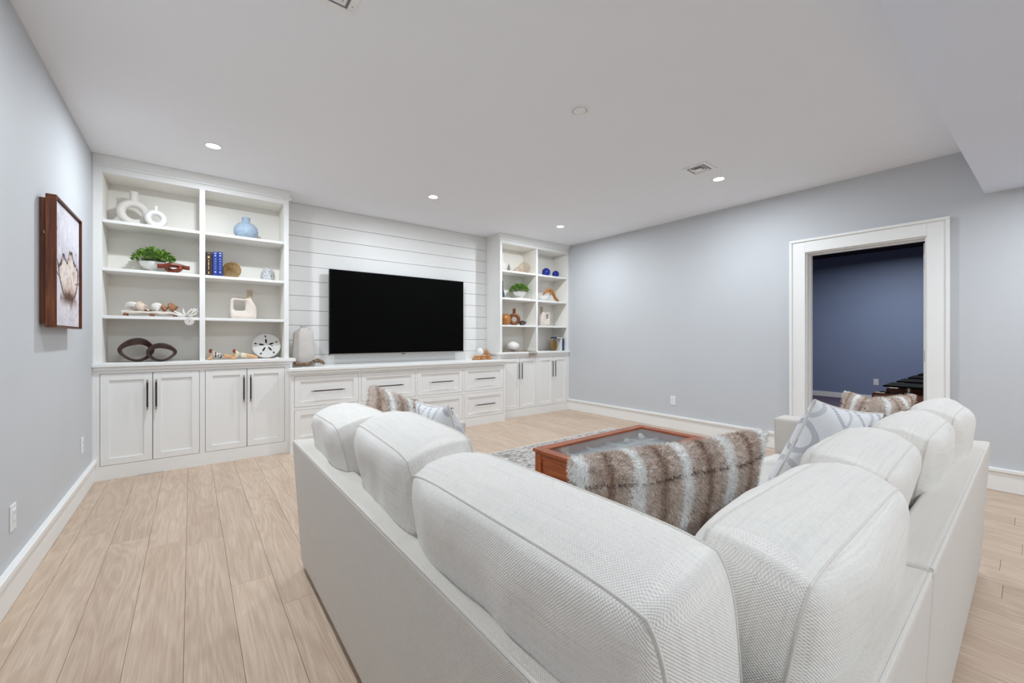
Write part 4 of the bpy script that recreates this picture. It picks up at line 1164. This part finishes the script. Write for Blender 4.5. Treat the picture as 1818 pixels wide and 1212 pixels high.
# two dark carved pods
def pod(cx, cy, z0, a_, b_, dp, label, rz, seed):
    g = G(); n = 44; m_ = 7; vs = []; fs = []
    for i in range(n):
        t_ = 2*PI*i/n; ca, sa = math.cos(t_), math.sin(t_)
        x = a_*ca*(1+0.10*abs(ca)**6); z = b_*sa*(1-0.10*ca*(1 if seed else -1))
        half = dp*(0.42+0.55*max(0, sa)**1.0+0.22*max(0, -sa))
        for j in range(m_):
            q = -1+2*j/(m_-1); k = 1-0.10*q*q
            vs.append((x*k, q*half, z*k))
        for j in range(m_):
            q = 1-2*j/(m_-1); k = (1-0.10*q*q)*(0.90-0.42*max(0, sa)**1.1-0.04*abs(ca))
            vs.append((x*k, q*half*0.97, z*k))
    M2 = 2*m_
    for i in range(n):
        for j in range(M2):
            fs.append((i*M2+j, i*M2+(j+1) % M2, ((i+1) % n)*M2+(j+1) % M2, ((i+1) % n)*M2+j))
    g.add(vs, fs); g.xf(Matrix.Rotation(rz, 4, 'Z'))
    zmin = min(v[2] for v in g.v); g.xf(Matrix.Translation((cx, cy, z0+E_-zmin)))
    return put('carved_pod', g, 'darkwood', None, smooth=True, sharp=60, label=label, cat='ornament', group='dark carved pods')
pod(-0.388, 5.01, ZD, 0.114, 0.107, 0.062, 'larger dark brown open pod on the left counter', R_(10), 0)
pod(-0.210, 4.93, ZD, 0.100, 0.084, 0.056, 'smaller dark brown open pod beside the larger one', R_(-6), 1)

# painted swimmer figurines lying on the shelf
def figurine(cx, cy, z0, L, label, seed, stripes, suit, hair, flip):
    """a swimmer lying prone: torso, legs, bent arms and raised head as one skinned mesh"""
    s = L; J = {}
    pts = [(0.00, 0, 0.10), (0.14, 0, 0.13), (0.26, 0, 0.15), (0.33, 0, 0.22), (0.38, 0, 0.31),     # hip, waist, chest, neck, head
           (-0.16, 0.035, 0.10), (-0.34, 0.030, 0.08), (-0.46, 0.030, 0.05),                        # leg
           (-0.16, -0.035, 0.10), (-0.34, -0.030, 0.075), (-0.46, -0.030, 0.045),
           (0.28, 0.075, 0.13), (0.36, 0.085, 0.05), (0.46, 0.06, 0.035),                            # arm
           (0.28, -0.075, 0.13), (0.36, -0.085, 0.05), (0.46, -0.06, 0.035)]
    rad = [0.115, 0.095, 0.110, 0.050, 0.092, 0.080, 0.060, 0.038, 0.080, 0.060, 0.038, 0.055, 0.046, 0.036, 0.055, 0.046, 0.036]
    ed = [(0, 1), (1, 2), (2, 3), (3, 4), (0, 5), (5, 6), (6, 7), (0, 8), (8, 9), (9, 10), (2, 11), (11, 12), (12, 13), (2, 14), (14, 15), (15, 16)]
    me = bpy.data.meshes.new('skeleton'); me.from_pydata([(x*s*flip, y*s, z*s*1.4) for x, y, z in pts], ed, [])
    ob = bpy.data.objects.new('skeleton', me); COL.objects.link(ob)
    sk = ob.modifiers.new('skin', 'SKIN')
    for i, r in enumerate(rad):
        sv = me.skin_vertices[0].data[i]; sv.radius = (r*s*1.25, r*s*1.2); sv.use_root = (i == 0)
    ob.modifiers.new('sub', 'SUBSURF').levels = 2
    dg = bpy.context.evaluated_depsgraph_get(); ev = ob.evaluated_get(dg)
    m2 = bpy.data.meshes.new_from_object(ev); bpy.data.objects.remove(ob)
    V = [tuple(v.co) for v in m2.vertices]; F = [tuple(p.vertices) for p in m2.polygons]
    zmin = min(v[2] for v in V); cols = []
    for (x, y, z) in V:
        u = x*flip/s; h = z/s/1.4
        c = (224, 176, 134)
        if -0.06 < u < 0.29 and abs(y/s) < 0.17:
            c = suit
            if stripes and int((u+1)*22) % 2 == 0: c = (46, 44, 56)
            elif not stripes and 0.12 < u < 0.22 and int((u+1)*40) % 2 == 0: c = (120, 150, 150)
        if u > 0.31 and h > 0.20 and (u < 0.405 or h > 0.31): c = hair
        cols.append(lin(c))
    g = G().add([(x+cx, y+cy, z+z0+E_-zmin) for x, y, z in V], F)
    o = put('swimmer_figurine', g, 'painted', None, smooth=True, sharp=180, recalc=False, label=label, cat='figurine', group='swimmer figurines')
    at = o.data.color_attributes.new('Col', 'FLOAT_COLOR', 'POINT'); at.data.foreach_set('color', np.array(cols, dtype=np.float32).ravel())
figurine(0.240, 4.935, ZD, 0.255, 'painted swimmer figurine in a dark striped suit lying on the counter', 1, True, (222, 214, 204), (96, 52, 34), -1)
figurine(0.425, 4.905, ZD, 0.245, 'painted swimmer figurine in a cream suit beside the sand dollar', 2, False, (232, 220, 190), (122, 66, 36), -1)

# sand dollar disc leaning in the corner
t = thing('sand_dollar', 'large white sand dollar disc leaning in the bookcase corner', 'ornament', (0.632, 5.0, ZD))
SR = 0.130
base = Matrix.Translation((0.628, 5.01, ZD+SR+0.002)) @ Matrix.Rotation(R_(-4), 4, 'Z') @ Matrix.Rotation(R_(-14), 4, 'X')
g = G().lathe([(0.0005, 0.014), (0.05, 0.012), (0.10, 0.006), (SR-0.004, 0.002), (SR, 0), (SR-0.004, -0.004), (0.0005, -0.006)], 44)
g.xf(base @ Matrix.Rotation(PI/2, 4, 'X')); put('disc', g, 'white_cer', t, smooth=True, sharp=70)
def slit(r0, r1, wd, ang):
    g = G(); n = 10; vs = []; 
    for k in range(n+1):
        r = r0+(r1-r0)*k/n; h = wd*math.sin(PI*k/n)**0.7
        zz = -(0.0155-0.010*(r/SR)**1.5) - 0.0005
        vs += [(r*math.cos(ang)-h*math.sin(ang), zz, r*math.sin(ang)+h*math.cos(ang)), (r*math.cos(ang)+h*math.sin(ang), zz, r*math.sin(ang)-h*math.cos(ang))]
    g.add(vs, [(2*k, 2*k+1, 2*k+3, 2*k+2) for k in range(n)]); g.xf(base)
    put('slit', g, 'dark', t, recalc=False, label='dark petal-shaped slit')
for k in range(5):
    a = R_(95+72*k); slit(0.020, 0.074, 0.0085, a); slit(0.088, 0.112, 0.007, a)
slit(0.035, 0.062, 0.004, R_(-5))
# small white starfish on the counter
g = G(); vs = [(0, 0, 0.016)]; 
for k in range(10):
    r = 0.045 if k % 2 == 0 else 0.017; a = 2*PI*k/10+0.2
    vs.append((r*math.cos(a), r*math.sin(a), 0.002 if k % 2 == 0 else 0.006))
for k in range(10): vs.append((vs[1+k][0], vs[1+k][1], 0))
g.add(vs, [(0, 1+k, 1+(k+1) % 10) for k in range(10)]+[(1+k, 11+k, 11+(k+1) % 10, 1+(k+1) % 10) for k in range(10)]+[tuple(range(20, 10, -1))])
g.xf(Matrix.Translation((0.715, 4.895, ZD+E_))); put('starfish', g, 'shell_w', None, smooth=True, sharp=40, label='small white starfish below the sand dollar', cat='starfish')

# ---- console top: flat stoneware vase and rope garland, coral cluster
ZK = 0.8856
t = thing('flask_vase', 'tall flat stoneware flask vase with stitched edges beside the television', 'vase', (0.985, 5.05, ZK))
prof = [(-0.115, 0.0), (0.115, 0.0), (0.118, 0.02), (0.094, 0.36), (0.085, 0.385), (0.045, 0.405), (0.030, 0.425), (-0.030, 0.425), (-0.045, 0.405), (-0.085, 0.385), (-0.094, 0.36), (-0.118, 0.02)]
K = len(prof); vs = []; fs = []
for d, k in ((-0.035, 0.86), (-0.045, 0.78), (0.045, 0.78), (0.035, 0.86)): pass
layers = [(-0.048, 0.80), (-0.030, 1.0), (0.030, 1.0), (0.048, 0.80)]
for d, k in layers:
    for (x, z) in prof: vs.append((0.99+x*k, 5.05+d, ZK+(z*(0.5+0.5*k) if z > 0.03 else z)))
for j in range(3):
    for i in range(K): fs.append((j*K+i, j*K+(i+1) % K, (j+1)*K+(i+1) % K, (j+1)*K+i))
fs += [tuple(range(K-1, -1, -1)), tuple(3*K+i for i in range(K))]
put('body', G().add(vs, fs), 'vaseclay', t, smooth=True, sharp=50)
put('neck', G().lathe([(0.028, 0.40), (0.026, 0.43), (0.034, 0.448), (0.036, 0.455), (0.028, 0.455), (0.022, 0.43)], 20, (0.99, 5.05, ZK)), 'vaseclay', t, smooth=True, sharp=60)
put('rim', G().tube([(0.99+0.033*math.cos(2*PI*i/20), 5.05+0.033*math.sin(2*PI*i/20), ZK+0.455) for i in range(20)], 0.003, 6, closed=True), 'brownwood', t, smooth=True)
for s in (-1, 1):
    for k in range(22):
        f = k/21; x = 0.99+s*(0.117-0.024*f); z = ZK+0.03+0.34*f
        put('stitch', G().tube([(x-s*0.012, 5.02, z), (x+s*0.003, 5.035, z+0.004), (x+s*0.003, 5.065, z+0.004)], 0.0052, 5), 'tan', t)
def bead_garland(pts, r, label, mat, seed, name='bead_garland'):
    rn = random.Random(seed); t = thing(name, label, 'garland', (sum(p[0] for p in pts)/len(pts), sum(p[1] for p in pts)/len(pts), min(p[2] for p in pts)-r))
    for p in pts:
        q = r*rn.uniform(0.8, 1.15); put('bead', G().ball((p[0], p[1], p[2]-r+q), q, n=8, k=6), mat, t, smooth=True, sharp=180)
    return t
# knotted rope garland lying around the vase foot
g = G(); rn = random.Random(5)
for st in range(9):
    pts = []
    for k in range(90):
        f = k/89; x = 0.884+0.296*f; a = f*(26+3*st)+st*1.3; q = 0.75+0.5*noise.noise(Vector((f*7, st*2.0, 1)))
        pts.append((x, 4.945+0.034*q*math.cos(a)+0.010*math.sin(f*9), ZK+0.026+0.022*q*math.sin(a)+0.024*max(0, math.sin(f*PI*1.6-2.2))+0.012*max(0, math.cos(f*8))))
    g.tube(pts, 0.0048, 5)
zmin = min(v[2] for v in g.v); g.xf(Matrix.Translation((0, 0, ZK+E_-zmin)))
put('rope_garland', g, 'rope', None, smooth=True, sharp=180, label='knotted brown rope garland at the foot of the flask vase', cat='garland')
pts = [(3.16+0.30*f+0.0, 4.93+0.035*math.sin(f*19), ZK+0.0185) for f in [k/22 for k in range(23)]]
pts += [(3.20+0.22*f, 4.935+0.02*math.cos(f*15), ZK+0.050) for f in [k/12 for k in range(13)]]
bead_garland(pts, 0.018, 'amber bead garland piled on the right end of the console', 'coral', 6)
t = thing('shell_ornament', 'white round shell with wiry coral twigs behind the amber beads', 'ornament', (3.39, 5.03, ZK))
put('shell_ball', G().ball((3.36, 5.06, ZK+0.085), 0.06, 0.06, 0.085, 18, 12), 'shell_w', t, smooth=True, sharp=180)
g = G(); rn = random.Random(9)
for k in range(34):
    x = 3.43+rn.uniform(-0.05, 0.06); y = 5.05+rn.uniform(-0.04, 0.03)
    pts = [(x, y, ZK+0.001)]
    for q in range(4): pts.append((pts[-1][0]+rn.uniform(-0.025, 0.022), pts[-1][1]+rn.uniform(-0.015, 0.015), pts[-1][2]+rn.uniform(0.02, 0.048)))
    g.tube(pts, [0.004, 0.0035, 0.003, 0.0025, 0.0015], 5)
put('coral_twigs', g, 'coral', t, smooth=True, sharp=180, kind='stuff')

# ---- right bookcase
g = G().lathe([(0.042, 0), (0.048, 0.01), (0.050, 0.10), (0.042, 0.125), (0.020, 0.150), (0.018, 0.26), (0.021, 0.268), (0.016, 0.268), (0.014, 0.15)], 24, (3.745, 5.02, ZA+E_))
put('bottle_vase', g, 'white_cer', None, smooth=True, sharp=60, label='white bottle vase half hidden on the top right shelf', cat='vase')
g = G().lathe([(0.024, 0), (0.028, 0.012), (0.024, 0.05), (0.012, 0.09), (0.003, 0.118), (0.0005, 0.12)], 18, (3.80, 4.93, ZA+E_))
put('stone_drop', g, 'greystone', None, smooth=True, sharp=60, label='small grey teardrop stone beside the white bottle', cat='ornament')
g = G().ball((4.165, 5.0, ZA+0.0975), 0.097, n=32, k=20); 
o = put('glass_sphere', g, 'bubble', None, smooth=True, sharp=180, label='large clear iridescent glass sphere on the top shelf', cat='ornament')
g = G()
for k in range(9):
    a = PI*k/9; rr = 0.0975
    g.tube([(4.165+rr*math.cos(2*PI*i/30)*math.cos(a+0.4*math.sin(4*PI*i/30)), 5.0+rr*math.cos(2*PI*i/30)*math.sin(a+0.4*math.sin(4*PI*i/30)), ZA+0.0977+rr*math.sin(2*PI*i/30)) for i in range(30)], 0.0009, 4, closed=True)
put('net_lines', g, 'cream_cer', o, kind='stuff')
g = G().lathe([(0.040, 0), (0.048, 0.008), (0.046, 0.035), (0.030, 0.058), (0.0005, 0.066)], 20, (4.015, 5.06, ZA+E_))
put('wooden_dome', g, 'tan', None, smooth=True, sharp=60, label='small tan wooden dome behind the glass sphere', cat='ornament')
for x, r, lb in ((4.605, 0.070, 'larger cobalt blue glass ball on the top right shelf'), (4.822, 0.059, 'smaller cobalt blue glass ball on the top right shelf')):
    put('glass_ball', G().ball((x, 4.97, ZA+r+E_), r, n=24, k=16), 'bluebead', None, smooth=True, sharp=180, label=lb, cat='ornament', group='cobalt glass balls')
g = G().lathe([(0.030, 0), (0.033, 0.01), (0.033, 0.07), (0.026, 0.10), (0.011, 0.135), (0.010, 0.24), (0.013, 0.262), (0.009, 0.262)], 20, (3.708, 4.97, ZB+E_))
put('dark_bottle', g, 'greyglass', None, smooth=True, sharp=60, label='slim smoky glass bottle at the left edge of the right bookcase', cat='bottle')
book(3.935, 0.27, 4.90, 0.19, ZB, 0.020, 'bk_white', 'flat white book under the plant on the right bookcase', None, 'books on the right bookcase', flat=True)
plant(4.065, 5.0, ZB+0.0215, 1.0, 620, 'leafy green plant in a white bowl standing on a flat book', 23)
# amber drum bowl lying on its side
g = G().lathe([(0.0005, -0.085), (0.055, -0.084), (0.080, -0.055), (0.088, 0.0), (0.082, 0.05), (0.070, 0.062), (0.056, 0.058), (0.030, 0.03), (0.0005, 0.02)], 28)
g.xf(Matrix.Translation((3.80, 5.03, ZC+0.0885)) @ Matrix.Rotation(R_(15), 4, 'Z') @ Matrix.Rotation(R_(78), 4, 'Y') )
put('turned_bowl', g, 'orangewood', None, smooth=True, sharp=60, label='amber turned wood bowl lying on its side', cat='bowl')
ring_vase('ring_vase', 'brown wooden ring vase behind the amber bowl', 3.975, 5.02, ZC, 0.068, 0.028, 0.024, 0.068, 'brownwood', R_(-30))
knot(4.035, 4.895, ZC, 0.052, 'darkwood', 'small dark carved knot in front of the brown ring vase', R_(15))
# driftwood arch over a white bowl
g = G().lathe([(0.05, 0), (0.085, 0.012), (0.112, 0.055), (0.116, 0.082), (0.108, 0.082), (0.09, 0.03), (0.0005, 0.02)], 28, (4.575, 5.03, ZB+E_))
put('white_bowl', g, 'white_cer', None, smooth=True, sharp=60, label='low white bowl below the curved driftwood', cat='bowl')
pts = [(4.50, 4.93, ZB+0.105), (4.54, 4.93, ZB+0.145), (4.60, 4.93, ZB+0.190), (4.67, 4.93, ZB+0.190), (4.725, 4.93, ZB+0.145), (4.76, 4.93, ZB+0.085), (4.80, 4.93, ZB+0.050), (4.84, 4.93, ZB+0.022)]
g = G().tube(pts, [0.008, 0.018, 0.024, 0.028, 0.030, 0.022, 0.026, 0.019], 10)
g.tube([(4.665, 4.93, ZB+0.175), (4.66, 4.92, ZB+0.12), (4.655, 4.925, ZB+0.10)], [0.018, 0.010, 0.005], 8)
zmin = min(v[2] for v in g.v); g.xf(Matrix.Translation((0, 0, ZB+E_-zmin)))
put('driftwood_arch', g, 'orangewood', None, smooth=True, sharp=180, label='curved piece of amber driftwood on the right bookcase', cat='driftwood')
hole_jug(4.59, 5.0, ZC, 0.20, 0.232, 0.075, (0.10, 0.40, 0.48, 0.82), (0.66, 0.88, 1.36), 'blush slab jug with a small handle hole on the right bookcase', flip=True)
# white ribbed gourd on netting
g = G(); n = 48; kk = 14; vs = []; fs = []
for j in range(kk+1):
    t_ = -PI/2+PI*j/kk
    for i in range(n):
        a = 2*PI*i/n; rb = 1+0.035*math.cos(12*a)
        vs.append((3.925+0.105*math.cos(t_)*math.cos(a)*rb, 5.0+0.105*math.cos(t_)*math.sin(a)*rb, ZD+0.013+0.072+0.072*math.sin(t_)-0.012*math.cos(t_*2+PI)*0))
for j in range(kk):
    for i in range(n): fs.append((j*n+i, j*n+(i+1) % n, (j+1)*n+(i+1) % n, (j+1)*n+i))
put('white_gourd', G().add(vs, fs), 'shell_w', None, smooth=True, sharp=180, label='white ribbed gourd on brown netting on the right counter', cat='ornament')
g = G(); rn = random.Random(12)
def drape(u, v):
    x = 3.66+0.58*u; y = 4.90+0.12*v; z = ZD+0.004+0.012*max(0, noise.noise(Vector((u*9, v*5, 2))))
    return (x, y, z)
for k in range(15):
    u0 = k/14
    g.tube([drape(min(1, max(0, u0+0.06*math.sin(q*1.4+k))), q/9) for q in range(10)], 0.0032, 5)
for k in range(7):
    g.tube([drape(q/26, min(1, max(0, k/6+0.10*math.sin(q*1.1+k)))) for q in range(27)], 0.0032, 5)
for k in range(6):
    x = 4.10+0.03*k
    g.tube([(x-0.02, 4.93, ZD+0.004), (x, 4.86, ZD+0.006), (x+0.004, 4.812, ZD+0.004), (x+0.008*math.sin(k), 4.8095, ZD-0.03), (x-0.006, 4.8095, ZD-0.075-0.02*math.sin(k*2))], 0.003, 5)
for k in range(3):
    g.tube([(4.095+0.17*q/8, 4.8085, ZD-0.022-0.024*k+0.008*math.sin(q*2+k)) for q in range(9)], 0.0028, 5)
zmin = min(v[2] for v in g.v if v[1] > 4.83); g.xf(Matrix.Translation((0, 0, ZD+E_-zmin)))
put('fishing_net', g, 'rope', None, smooth=True, sharp=180, label='brown knotted net draped over the right counter edge', cat='net')
coil_disc(4.772, 4.965, ZD, 0.102, 'coil', 'brown coiled fibre disc beside the blue books on the right counter', R_(18), R_(-4))
book(4.8745, 0.028, 4.90, 0.16, ZD, 0.200, 'bk_white', 'white book between the coiled disc and navy books', None, 'books on the right bookcase')
book(4.9035, 0.026, 4.90, 0.16, ZD, 0.200, 'bk_navy', 'navy blue book standing next to the white book', blue_marks, 'books on the right bookcase')
book(4.9305, 0.026, 4.90, 0.16, ZD, 0.198, 'bk_navy', 'navy blue book standing against the bookcase side', blue_marks, 'books on the right bookcase')
book(4.775, 0.185, 4.895, 0.15, ZD+0.201, 0.024, 'bk_navy', 'navy book lying flat on top of the upright books', None, 'books on the right bookcase', flat=True)

# ================================================================== THEATRE RECLINERS beyond the doorway
for k in range(4):
    x = 6.12+0.73*k
    lb = ['brown leather theatre recliner nearest the doorway', 'second brown leather theatre recliner from the doorway', 'third brown leather theatre recliner from the doorway', 'brown leather theatre recliner farthest from the doorway'][k]
    t = thing('theater_recliner', lb, 'recliner', (x+0.3, 0.7, 0), 'theatre recliners')
    put('arm', G().box(x, x+0.20, 0.30, 1.16, 0.02, 0.585), 'leather', t, bevel=0.035, seg=4)
    put('seat', G().box(x+0.205, x+0.725, 0.32, 1.10, 0.06, 0.46), 'leather', t, bevel=0.05, seg=4)
    put('backrest', slab((x+0.205, x+0.725, 0.05, 0.31), (x+0.205, x+0.725, -0.16, 0.08), 0.20, 0.80), 'leather', t, bevel=0.06, seg=4)
    tr = put('tray_table', G().box(x+0.0, x+0.50, 0.62, 1.06, 0.655, 0.672), 'matte_black', t, bevel=0.004, label='black swivel tray table')
    put('tray_post', G().lathe([(0.04, 0.584), (0.04, 0.60), (0.018, 0.605), (0.018, 0.655)], 14, (x+0.10, 0.86, 0)), 'nickel', t, smooth=True, sharp=40)
    put('cup_holder', G().lathe([(0.045, 0.584), (0.048, 0.592), (0.040, 0.592), (0.038, 0.586)], 18, (x+0.10, 1.06, 0)), 'black', t, smooth=True, sharp=40)
